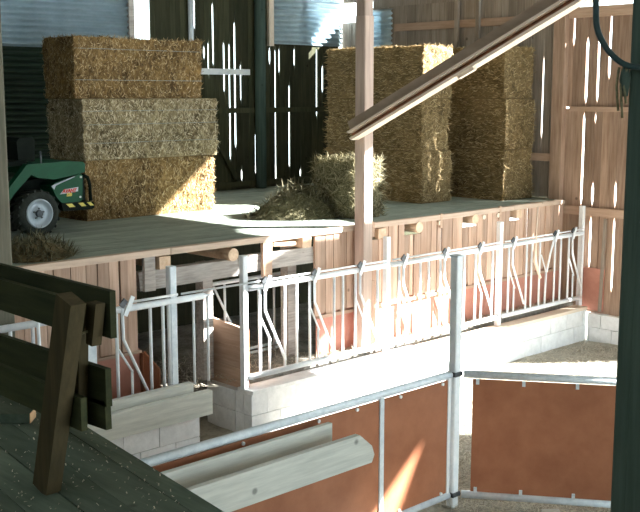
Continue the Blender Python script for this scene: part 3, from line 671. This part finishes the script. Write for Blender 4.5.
bale('straw_bale', 7.33, 9.48, 12.06, 12.90, 0.0, 0.80, 'bale', 'fib_gold', 'golden straw bale at the bottom of the stack beside the green tractor', LS, 1, round_=0.02, nf=8000, fl=(0.03, 0.075), strands='flakes', faces='LF', twine=None)
bale('straw_bale', 7.30, 9.52, 12.03, 12.92, 0.80, 1.61, 'bale_pale', 'fib_pale', 'paler straw bale with twine lines in the middle of the stack by the tractor', LS, 2, round_=0.02, nf=8500, fl=(0.03, 0.075), strands='flakes', faces='LF', twine=(0.28, 0.58, 0.8))
bale('straw_bale', 7.24, 9.32, 12.10, 12.92, 1.61, 2.42, 'bale', 'fib_gold', 'brown straw bale topping the stack beside the tractor, under the corrugated sheet', LS, 3, round_=0.02, nf=8000, fl=(0.03, 0.075), strands='flakes', twine=(0.3, 0.8))
RS = 'hay bales stacked against the plank end wall'
for i, lb in enumerate(('bottom hay bale of the stack right behind the roof post', 'middle hay bale of the stack right behind the roof post', 'top hay bale with sunlit crest in the stack behind the roof post')):
    bale('hay_bale', 12.24 + 0.02 * (i % 2), 12.94 - 0.03 * (i % 2), 10.46 + 0.04 * (i == 1), 12.58, 0.8 * i, 0.8 * i + 0.8, 'bale_hay', 'fib_hay', lb, RS, 10 + i, round_=0.022, nf=4600, strands='layers', faces='LFT' if i == 2 else 'LF')
for i, lb in enumerate(('bottom hay bale of the stack in the corner by the plank end wall', 'middle hay bale of the corner stack by the plank end wall', 'top hay bale of the corner stack, crossed by the diagonal brace')):
    bale('hay_bale', 13.50 + 0.02 * (i == 1), 14.285, 9.86 + 0.03 * (i == 2), 12.0, 0.8 * i, 0.8 * i + 0.8, 'bale_hay', 'fib_hay', lb, RS, 20 + i, round_=0.022, nf=3800, strands='layers', faces='LFT' if i == 2 else 'LF')
bale('straw_bale', 10.02, 10.62, 9.74, 10.58, 0.0, 0.82, 'bale_small', 'fib_broken', 'broken sunlit straw bale on the platform edge behind the roof post', None, 31, nf=4200, strands='mixed', faces='LFTR', amp=0.05, fl=(0.06, 0.2), round_=0.12)

# heap of loose straw beside the broken bale, and a smaller one by the tractor wheel
def heap(name, cx, cy, rx, ry, h, rot, mat, fmat, label, nf, seed, shift=(0, 0)):
    rnd = random.Random(seed); n1, n2 = 14, 40; m = MB(); ca, sa = math.cos(rot), math.sin(rot)
    def hz(r, a): return h * max(0.0, (1 - r * r)) ** 1.3 * (1 + 0.35 * noise.noise(Vector((r * 3 * math.cos(a), r * 3 * math.sin(a), seed))))
    def P(r, a):
        k = 1 + 0.22 * noise.noise(Vector((math.cos(a) * 1.6, math.sin(a) * 1.6, seed * 1.3)))
        x, y = r * rx * k * math.cos(a), r * ry * k * math.sin(a)
        return Vector((cx + x * ca - y * sa + shift[0] * (1 - r), cy + x * sa + y * ca + shift[1] * (1 - r), hz(r, a) + 0.004 + 0.012 * noise.noise(Vector((x * 14, y * 14, seed)))*(1 - r)))
    vs = [tuple(P(0, 0))]; fs = []
    for i in range(1, n1 + 1):
        for k in range(n2): vs.append(tuple(P(i / n1, 2 * math.pi * k / n2)))
    for k in range(n2): fs.append((0, 1 + k, 1 + (k + 1) % n2))
    for i in range(n1 - 1):
        for k in range(n2):
            a = 1 + i * n2 + k; b = 1 + i * n2 + (k + 1) % n2; fs.append((a, a + n2, b + n2, b))
    bs = [len(vs) + k for k in range(n2)]
    for k in range(n2):
        p = P(1, 2 * math.pi * k / n2); vs.append((p.x, p.y, 0.0))
    for k in range(n2): fs.append((1 + (n1 - 1) * n2 + k, bs[k], bs[(k + 1) % n2], 1 + (n1 - 1) * n2 + (k + 1) % n2))
    fs.append(tuple(reversed(bs)))
    t = thing(name, (cx, cy, 0), label, 'straw heap', kind='stuff'); MB().poly(vs, fs).build('mound', mat, t, smooth=True)
    def placer():
        r = math.sqrt(rnd.random()) * 1.05; a = rnd.uniform(0, 2 * math.pi); p = P(r, a); p.z = max(p.z, 0.006)
        d = Vector((rnd.gauss(0, 1), rnd.gauss(0, 1), abs(rnd.gauss(0.1, 0.3)))).normalized(); return p, d, Vector((0, 0, 1))
    fibres('loose_straw', fmat, t, placer, nf, 0.06, 0.2, 0.009); return t
heap('straw_heap', 9.58, 10.52, 0.62, 0.34, 0.42, math.radians(140), 'heap_straw', 'fib_dull', 'loose dull straw heaped beside the broken bale at the platform edge', 3000, 5, shift=(0.16, -0.10))
heap('straw_heap', 5.45, 10.05, 0.75, 0.42, 0.12, math.radians(60), 'bale_hay', 'fib_dull', 'low scatter of loose hay on the boards in front of the tractor wheel', 2200, 6)

# ================================================================== GREEN COMPACT TRACTOR
tr = thing('compact_tractor', (6.0, 11.65, 0), 'green compact loader with grey-rimmed wheels and hazard-striped bumper beside the bales', 'tractor')
TX = lambda px: 5.63 + 0.01333 * px
TZ = lambda py: 0.01 + (236 - py) * 0.01175
def tp(pts): return [(TX(a), TZ(b)) for a, b in pts]
Y0, Y1 = 11.17, 12.0
MB().extrude(tp([(52, 187), (56, 184), (82, 176), (84, 178), (83, 203), (80, 205), (62, 205), (57, 199)]), 'y', Y0, Y1).build('engine_cover', 'tractor_green', tr)
MB().extrude(tp([(31, 164), (60, 163), (64, 162.5), (86, 164), (88, 167), (87.5, 175), (82, 176.3), (56, 180.5), (40, 178), (33, 174)]), 'y', Y0 + 0.02, Y1 - 0.02).build('hood', 'tractor_green', tr)
MB().extrude(tp([(29, 164), (34, 168), (33, 174), (16, 192), (10, 200), (-10, 200), (-10, 192), (8, 190)]), 'y', Y0, Y0 + 0.10).build('fender', 'tractor_green', tr)
MB().extrude(tp([(29, 164), (34, 168), (33, 174), (16, 192), (10, 200), (-10, 200), (-10, 192), (8, 190)]), 'y', Y1 - 0.10, Y1).build('fender', 'tractor_green', tr)
MB().extrude(tp([(-40, 190), (60, 180), (62, 212), (-40, 214)]), 'y', Y0 + 0.30, Y1 - 0.3).build('chassis', 'tractor_black', tr)
bmp = MB().extrude(tp([(60, 205.5), (92, 205.5), (94, 207), (94, 212), (91, 213.5), (62, 213)]), 'y', Y0 - 0.03, Y1 + 0.03).build('bumper', 'tractor_black', tr)
for a, b in ((64.5, 70.5), (77, 82), (86, 90)):
    MB().extrude(tp([(a, 205.8), (b, 205.8), (b + 3.4, 209.6), (a + 3.6, 209.6)]), 'y', Y0 - 0.036, Y0 - 0.03).build('hazard_stripe', 'decal_yellow', bmp)
MB().extrude(tp([(83.5, 178), (86, 178), (87, 204), (83.5, 204)]), 'y', Y0 + 0.02, Y1 - 0.02).build('rear_grille', 'tractor_black', tr)
MB().tube([(TX(85), Y0 + 0.04, TZ(178)), (TX(90), Y0 + 0.02, TZ(180)), (TX(92), Y0 + 0.02, TZ(188)), (TX(92.5), Y0 + 0.02, TZ(205))], 0.022, 8).build('guard_tube', 'tractor_black', tr, smooth=True)
sw = MB().extrude(tp([(51.5, 187), (54, 185.6), (75, 178.3), (76, 178.8), (60, 185.0), (56, 186.8), (54.5, 190.6)]), 'y', Y0 - 0.006, Y0 - 0.001).build('grey_swoosh', 'decal_grey', tr)
for px, py in ((82, 179.5), (80.8, 200)): MB().tube([(TX(px), Y0 - 0.008, TZ(py)), (TX(px), Y0, TZ(py))], 0.013, 10).build('bolt', 'decal_white', tr)
# red wordmark with yellow model figures, as on the side panel
def lettering(body, px, py, h, mat, name, wscale=1.0, shear=0.25):
    cu = bpy.data.curves.new(name, 'FONT'); cu.body = body; cu.size = h; cu.shear = shear; cu.extrude = 0.002; cu.space_character = 0.95; cu.offset = 0.003
    tmp = bpy.data.objects.new(name + '_tmp', cu); COL.objects.link(tmp)
    dg = bpy.context.evaluated_depsgraph_get(); me = bpy.data.meshes.new_from_object(tmp.evaluated_get(dg)); bpy.data.objects.remove(tmp)
    X, Z = TX(px), TZ(py)
    me.transform(Matrix(((wscale, 0, 0, 0), (0, 0, -1, 0), (0, 1, 0, 0), (0, 0, 0, 1))))
    me.materials.clear(); me.materials.append(M[mat]); o = bpy.data.objects.new(name, me); return link(o, tr, (X, Y0 - 0.004, Z))
MB().extrude(tp([(60.2, 195.8), (64.5, 191.0), (79, 189.6), (78.6, 194.0), (66, 195.4)]), 'y', Y0 - 0.003, Y0 - 0.0005).build('wordmark_shade', 'decal_grey', tr)
lettering('AVANT', 62.6, 194.6, 0.062, 'decal_red', 'wordmark', 0.92)
lettering('520', 66.8, 198.2, 0.05, 'decal_yellow', 'model_number', 0.95, 0.1)
# seat, roll bar
MB().extrude(tp([(4, 163), (34, 160), (36, 163), (30, 165.5), (4, 167)]), 'y', Y0 + 0.15, Y1 - 0.15).build('seat', 'tractor_black', tr)
MB().extrude(tp([(29, 162), (45, 162), (46, 141), (43, 138), (31, 138), (28, 142)]), 'y', Y0 + 0.2, Y1 - 0.2).build('backrest', 'tractor_black', tr)
MB().tube([(TX(46.5), Y0 + 0.10, TZ(164)), (TX(46.5), Y0 + 0.10, TZ(152))], 0.012, 8).build('lever', 'dark_metal', tr)
def wheel(cx, yo, sgn):
    R = 0.275; c = (cx, yo, R)
    w_ = MB().lathe([(0.165, 0.02 * sgn), (0.20, 0.0), (0.25, 0.012 * sgn), (R - 0.012, 0.035 * sgn), (R - 0.012, 0.19 * sgn), (0.24, 0.22 * sgn), (0.165, 0.2 * sgn)], c, 'y', 36).build('wheel', 'tyre', tr, smooth=True)
    w_['label'] = 'black lugged tyre with grey rim'
    for k in range(18):
        a = 2 * math.pi * k / 18
        for s2 in (0, 1):
            a2 = a + (math.pi / 18 if s2 else 0); ya = 0.02 + 0.10 * s2
            p = Vector((cx + (R - 0.008) * math.cos(a2), yo + sgn * ya, R + (R - 0.008) * math.sin(a2))); q = Vector((cx + (R - 0.008) * math.cos(a2 + 0.18), yo + sgn * (ya + 0.10), R + (R - 0.008) * math.sin(a2 + 0.18)))
            if k % 1 == 0: MB().bar(p, q, 0.03, 0.022, up=(math.cos(a2), 0, math.sin(a2))).build('lug', 'tyre', w_)
    MB().lathe([(0.175, 0.012 * sgn), (0.168, -0.004 * sgn), (0.155, 0.0), (0.145, 0.05 * sgn), (0.075, 0.06 * sgn), (0.065, 0.035 * sgn), (0.0, 0.035 * sgn)], c, 'y', 32).build('rim', 'wheel_rim', w_, smooth=True)
    MB().lathe([(0.045, 0.035 * sgn), (0.04, 0.0), (0.0, -0.005 * sgn)], c, 'y', 14).build('hub', 'dark_metal', w_)
    for k in range(5):
        a = 2 * math.pi * k / 5 + 0.3; MB().tube([(cx + 0.06 * math.cos(a), yo + 0.02 * sgn, R + 0.06 * math.sin(a)), (cx + 0.06 * math.cos(a), yo + 0.05 * sgn, R + 0.06 * math.sin(a))], 0.012, 6).build('wheel_nut', 'dark_metal', w_)
wheel(6.14, Y0 - 0.04, 1); wheel(6.14, Y1 + 0.04, -1)
wheel(4.95, Y0 - 0.04, 1); wheel(4.95, Y1 + 0.04, -1)
MB().tube([(6.14, Y0 + 0.1, 0.275), (6.14, Y1 - 0.1, 0.275)], 0.04, 8).build('axle', 'tractor_black', tr)
MB().tube([(4.95, Y0 + 0.1, 0.275), (4.95, Y1 - 0.1, 0.275)], 0.04, 8).build('axle', 'tractor_black', tr)
MB().extrude(tp([(-75, 185), (-20, 180), (-20, 212), (-75, 212)]), 'y', Y0 + 0.22, Y1 - 0.22).build('front_chassis', 'tractor_green', tr)

# ================================================================== PEN PARTITIONS (red-brown sheets in steel frames)
PP = Vector((7.47, 5.95, 0))
sp = thing('steel_post', (7.47, 5.95, PIT), 'tall square white steel post where the two brown pen panels meet', 'post')
MB().bar((7.47, 5.95, PIT - 0.05), (7.47, 5.95, 0.20), 0.085, 0.085, up=(0, 1, 0), bev=0.008).build('shaft', 'steel_white', sp)
MB().bar((7.47, 5.95, 0.20), (7.47, 5.95, 0.215), 0.10, 0.10, up=(0, 1, 0)).build('cap', 'galvanised', sp)
for z in (-0.90, -2.07): MB().bar((7.47, 5.95, z - 0.02), (7.47, 5.95, z + 0.02), 0.11, 0.11, up=(0, 1, 0)).build('clamp', 'dark_metal', sp)
pl = thing('pen_panel', (5.4, 5.95, PIT), 'long red-brown sheet partition with a round steel top rail ending at the tall post', 'partition', 'pen partitions')
MB().tube([(3.0, 5.95, -0.90), (7.405, 5.95, -0.90)], 0.036, 10).build('top_rail', 'galvanised', pl, smooth=True)
MB().tube([(3.0, 5.95, -2.07), (7.405, 5.95, -2.07)], 0.036, 10).build('bottom_rail', 'galvanised', pl, smooth=True)
box(3.0, 6.44, 5.94, 5.955, -2.04, -0.945).build('sheet', 'plywood', pl)
box(6.47, 7.36, 5.94, 5.955, -2.04, -0.945).build('sheet', 'plywood', pl)
box(6.43, 6.48, 5.925, 5.965, -2.05, -0.92).build('joint_strip', 'galvanised', pl)
box(7.36, 7.40, 5.93, 5.97, -2.05, -0.92).build('end_strip', 'steel_white', pl)
for x in (4.0, 4.9, 5.7, 6.15, 6.7, 7.28): MB().tube([(x, 5.925, -0.965), (x, 5.945, -0.965)], 0.016, 8).build('bolt', 'steel_white', pl)
for x in (6.7, 7.28): MB().tube([(x, 5.925, -2.02), (x, 5.945, -2.02)], 0.016, 8).build('bolt', 'steel_white', pl)
gd = Vector((math.cos(math.radians(-54.7)), math.sin(math.radians(-54.7)), 0)); gn = Vector((-gd.y, gd.x, 0))
pr = thing('pen_panel', (8.2, 4.9, PIT), 'red-brown sheet gate in a steel frame between the tall post and the dark post', 'partition', 'pen partitions')
def G(s, n, z): return tuple(PP + gd * s + gn * n + Vector((0, 0, z)))
MB().tube([G(0.085, 0, -0.90), G(2.05, 0, -0.90)], 0.036, 10).build('top_rail', 'galvanised', pr, smooth=True)
MB().tube([G(0.085, 0, -2.07), G(2.05, 0, -2.07)], 0.036, 10).build('bottom_rail', 'galvanised', pr, smooth=True)
MB().tube([G(2.05, 0, -2.15), G(2.05, 0, -0.86)], 0.036, 10).build('end_tube', 'galvanised', pr, smooth=True)
MB().bar(G(0.17, 0, -1.49), G(2.0, 0, -1.49), 0.014, 1.09).build('sheet', 'plywood', pr)
for s in (0.2, 0.62, 1.1, 1.55): 
    for z in (-0.965, -2.015): MB().bar(G(s, -0.015, z), G(s + 0.03, -0.015, z), 0.02, 0.05).build('clip', 'galvanised', pr)

# loose planks leaning out beside the long panel
lpk = 'grey planks beside the long pen panel'
o = loose_plank('timber_plank', 2.9, 5.70, 5.80, 0.045, -1.13, -0.945, 'grey timber plank hung on edge beside the pen panel, the upper shorter one', lpk)
m = MB().extrude([(2.7, -1.26), (5.90, -1.26), (5.93, -1.20), (5.90, -1.12), (5.76, -1.00), (2.7, -1.00)], 'y', 5.525, 5.575)
props(m.build('timber_plank', 'pale_plank'), 'grey timber plank with chipped end, the lower longer one beside the pen panel', 'plank', lpk)
# bracket that carries both planks under the deck
bk = thing('plank_bracket', (3.2, 5.7, PIT), 'rough timber trestle carrying the loose planks beneath the deck', 'trestle')
box(3.15, 3.25, 5.48, 5.9, -1.34, -1.262).build('arm', 'rail_brown', bk)
box(3.15, 3.25, 5.64, 5.76, PIT, -1.34).build('leg', 'rail_brown', bk)
box(3.15, 3.25, 5.745, 5.855, -1.262, -1.13).build('packing', 'rail_brown', bk)
# grey timber on the pit floor in front of the gate
gt = thing('floor_timber', (7.6, 4.75, PIT + 0.03), 'grey timber offcut lying on the straw floor below the gate', 'timber')
MB().bar((7.75, 5.05, PIT + 0.10), (7.15, 4.35, PIT + 0.10), 0.16, 0.12).build('baulk', 'pale_plank', gt)

# ================================================================== DECK, HURDLE AND NEAR POST
dk = bpy.data.objects.new('floor_deck', None); link(dk, None, (1.5, 3, 0)); props(dk, 'dark greenish plank deck in the near corner littered with straw bits', 'floor', kind='structure')
# boards run along y, turned a few degrees like the edge in view
def deck_edge(y): return 2.52 + (y - 3.17) * 0.1387
off = [0.0, 0.11, 0.30, 0.47, 0.66, 0.84, 1.02, 1.2, 1.4, 1.6, 1.8, 2.0, 2.2, 2.4, 2.6]
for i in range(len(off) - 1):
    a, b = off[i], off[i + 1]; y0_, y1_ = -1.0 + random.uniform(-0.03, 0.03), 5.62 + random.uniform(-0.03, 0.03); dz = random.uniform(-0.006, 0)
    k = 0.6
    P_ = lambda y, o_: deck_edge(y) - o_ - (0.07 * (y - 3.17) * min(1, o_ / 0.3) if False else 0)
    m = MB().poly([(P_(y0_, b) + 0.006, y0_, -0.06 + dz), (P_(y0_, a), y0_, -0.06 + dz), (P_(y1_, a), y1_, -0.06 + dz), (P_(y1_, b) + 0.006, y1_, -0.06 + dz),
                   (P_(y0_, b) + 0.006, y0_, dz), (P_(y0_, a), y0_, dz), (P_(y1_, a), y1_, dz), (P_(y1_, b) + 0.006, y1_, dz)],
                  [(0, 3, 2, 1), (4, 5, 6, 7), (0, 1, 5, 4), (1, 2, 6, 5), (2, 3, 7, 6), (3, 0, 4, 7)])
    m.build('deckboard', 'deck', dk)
for yy in (-0.5, 1.2, 3.0, 4.8): box(-0.3, deck_edge(yy) - 0.12, yy - 0.05, yy + 0.05, -0.22, -0.066).build('joist', 'rail_brown', dk)
for (xx, yy) in ((2.0, -0.5), (2.3, 4.8), (0.2, 4.8), (0.2, -0.5)): box(xx - 0.07, xx + 0.07, yy - 0.07, yy + 0.07, PIT - 0.05, -0.22).build('deck_leg', 'rail_brown', dk)
rn = random.Random(4)
def deck_pl():
    y = rn.uniform(2.6, 5.2); x = deck_edge(y) - rn.uniform(0.02, 1.1)
    d = Vector((rn.gauss(0, 1), rn.gauss(0, 1), 0.02)).normalized(); return Vector((x, y, 0.004)), d, Vector((0, 0, 1))
o = fibres('straw_bits', 'fib_litter', None, deck_pl, 700, 0.006, 0.02, 0.005); props(o, 'pale chopped straw bits scattered over the dark deck', 'straw', kind='stuff')
# dark hurdle (gate of boards) leaning on the deck
hu = thing('wooden_hurdle', (2.2, 4.0, 0), 'dark board hurdle standing on the deck with a leaning upright and twine', 'hurdle')
XH = 2.2
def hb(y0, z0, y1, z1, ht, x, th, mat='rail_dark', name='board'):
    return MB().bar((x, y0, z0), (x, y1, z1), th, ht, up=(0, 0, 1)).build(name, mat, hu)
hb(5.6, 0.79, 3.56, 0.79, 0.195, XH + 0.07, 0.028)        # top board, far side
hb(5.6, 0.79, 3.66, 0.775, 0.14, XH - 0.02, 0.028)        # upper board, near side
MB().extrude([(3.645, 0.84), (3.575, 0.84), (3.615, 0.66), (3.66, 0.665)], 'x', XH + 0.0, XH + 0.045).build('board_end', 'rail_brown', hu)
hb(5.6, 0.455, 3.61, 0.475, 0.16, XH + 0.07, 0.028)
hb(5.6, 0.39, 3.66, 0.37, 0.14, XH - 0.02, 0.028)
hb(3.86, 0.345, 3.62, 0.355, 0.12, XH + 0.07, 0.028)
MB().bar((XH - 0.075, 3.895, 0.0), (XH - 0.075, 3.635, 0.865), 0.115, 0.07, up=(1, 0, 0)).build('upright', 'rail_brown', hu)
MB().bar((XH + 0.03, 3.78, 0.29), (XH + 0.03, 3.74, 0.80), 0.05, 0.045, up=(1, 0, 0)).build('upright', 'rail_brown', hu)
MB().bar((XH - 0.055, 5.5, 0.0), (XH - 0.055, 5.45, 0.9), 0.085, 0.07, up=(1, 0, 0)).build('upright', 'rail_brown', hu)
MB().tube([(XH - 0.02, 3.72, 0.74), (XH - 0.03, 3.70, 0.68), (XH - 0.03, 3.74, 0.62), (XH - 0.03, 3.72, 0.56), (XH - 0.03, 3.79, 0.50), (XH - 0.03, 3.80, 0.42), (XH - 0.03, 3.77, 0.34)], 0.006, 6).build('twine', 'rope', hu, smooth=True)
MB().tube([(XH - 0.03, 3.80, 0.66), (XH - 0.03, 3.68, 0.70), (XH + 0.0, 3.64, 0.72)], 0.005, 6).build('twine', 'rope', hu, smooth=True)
# board lying on the deck behind the hurdle
bd = thing('deck_plank', (2.35, 4.95, 0), 'short dark board lying on the deck with a pale sawn end', 'plank')
d0, d1 = Vector((2.555, 4.80, 0.026)), Vector((1.85, 5.48, 0.026))
MB().bar(d0, d1, 0.11, 0.05).build('board', 'deck', bd)
dd = (d0 - d1).normalized(); MB().bar(d0, d0 + dd * 0.004, 0.11, 0.05).build('sawn_end', 'cut_end', bd)

# near dark post with a hose hung on it
npst = thing('dark_post', (4.12, 2.2, PIT), 'massive dark roof post close by at the picture edge', 'post')
MB().bar((4.12, 2.20, PIT - 0.05), (4.12, 2.20, 6.6), 0.215, 0.215, up=(0, 1, 0), bev=0.014).build('shaft', 'near_post', npst)
for y in (2.235, 2.15): MB().bar((4.011, y, PIT), (4.011, y + 0.01, 6.0), 0.012, 0.004, up=(1, 0, 0)).build('raised_grain', 'near_post', npst)
hs = thing('water_hose', (4.0, 2.3, 1.7), 'dark hose looped and tied to the massive post', 'hose')
pts = []
for a in range(0, 25):
    t = a / 24
    ctrl = [(3.95, 2.40, 2.45), (3.95, 2.44, 2.20), (3.95, 2.435, 2.03), (3.95, 2.425, 1.94), (3.955, 2.385, 1.865), (3.96, 2.33, 1.81), (3.985, 2.29, 1.785), (3.998, 2.24, 1.78)]
    f_ = t * (len(ctrl) - 1); i = min(int(f_), len(ctrl) - 2); u = f_ - i
    p0, p1, p2, p3 = [Vector(ctrl[max(0, min(len(ctrl) - 1, i + q))]) for q in (-1, 0, 1, 2)]
    pts.append(0.5 * ((2 * p1) + (p2 - p0) * u + (2 * p0 - 5 * p1 + 4 * p2 - p3) * u * u + (3 * p1 - p0 - 3 * p2 + p3) * u ** 3))
MB().tube(pts, 0.013, 10).build('loop', 'hose', hs, smooth=True)
MB().tube([(3.995, 2.31, 1.80), (3.992, 2.31, 1.73), (3.995, 2.308, 1.66)], [0.012, 0.024, 0.012], 8).build('knot', 'near_post', hs, smooth=True)
for yy, zz in ((2.335, 1.60), (2.315, 1.57), (2.30, 1.63)): MB().tube([(3.985, yy, 1.78), (3.98, yy + 0.006, 1.70), (3.985, yy - 0.004, zz)], 0.006, 6).build('rope_end', 'rope', hs, smooth=True)

# ================================================================== LOOSE STRAW ON THE PIT FLOOR
rs = random.Random(9)
def pit_pl():
    while True:
        if rs.random() < 0.35: x, y = rs.uniform(7.4, 9.2), rs.uniform(4.4, 6.6)
        else: x, y = rs.uniform(7.6, 14.15), rs.uniform(6.0, 8.7)
        h = 0.022 * (noise.noise(Vector((x * 1.7, y * 1.7, 3.1))) + 0.6 * noise.noise(Vector((x * 6, y * 6, 1.7))))
        d = Vector((rs.gauss(0, 1), rs.gauss(0, 1), abs(rs.gauss(0.08, 0.12)))).normalized(); return Vector((x, y, PIT + h + 0.008)), d, Vector((0, 0, 1))
o = fibres('straw_litter', 'fib_litter', None, pit_pl, 26000, 0.05, 0.16, 0.008); props(o, 'loose grey-gold straw littering the sunken pen floor', 'straw', kind='stuff')
def feed_pl():
    x = rs.uniform(6.0, 14.2); y = rs.uniform(9.1, 9.3) if x > 8.9 else rs.uniform(9.1, 10.4)
    d = Vector((rs.gauss(0, 1), rs.gauss(0, 1), abs(rs.gauss(0.08, 0.15)))).normalized(); return Vector((x, y, -1.61 + rs.uniform(0, 0.02))), d, Vector((0, 0, 1))
o = fibres('fodder_litter', 'fib_litter', None, feed_pl, 6000, 0.04, 0.14, 0.008); props(o, 'grey fodder remains strewn behind the feed fence rails', 'straw', kind='stuff')
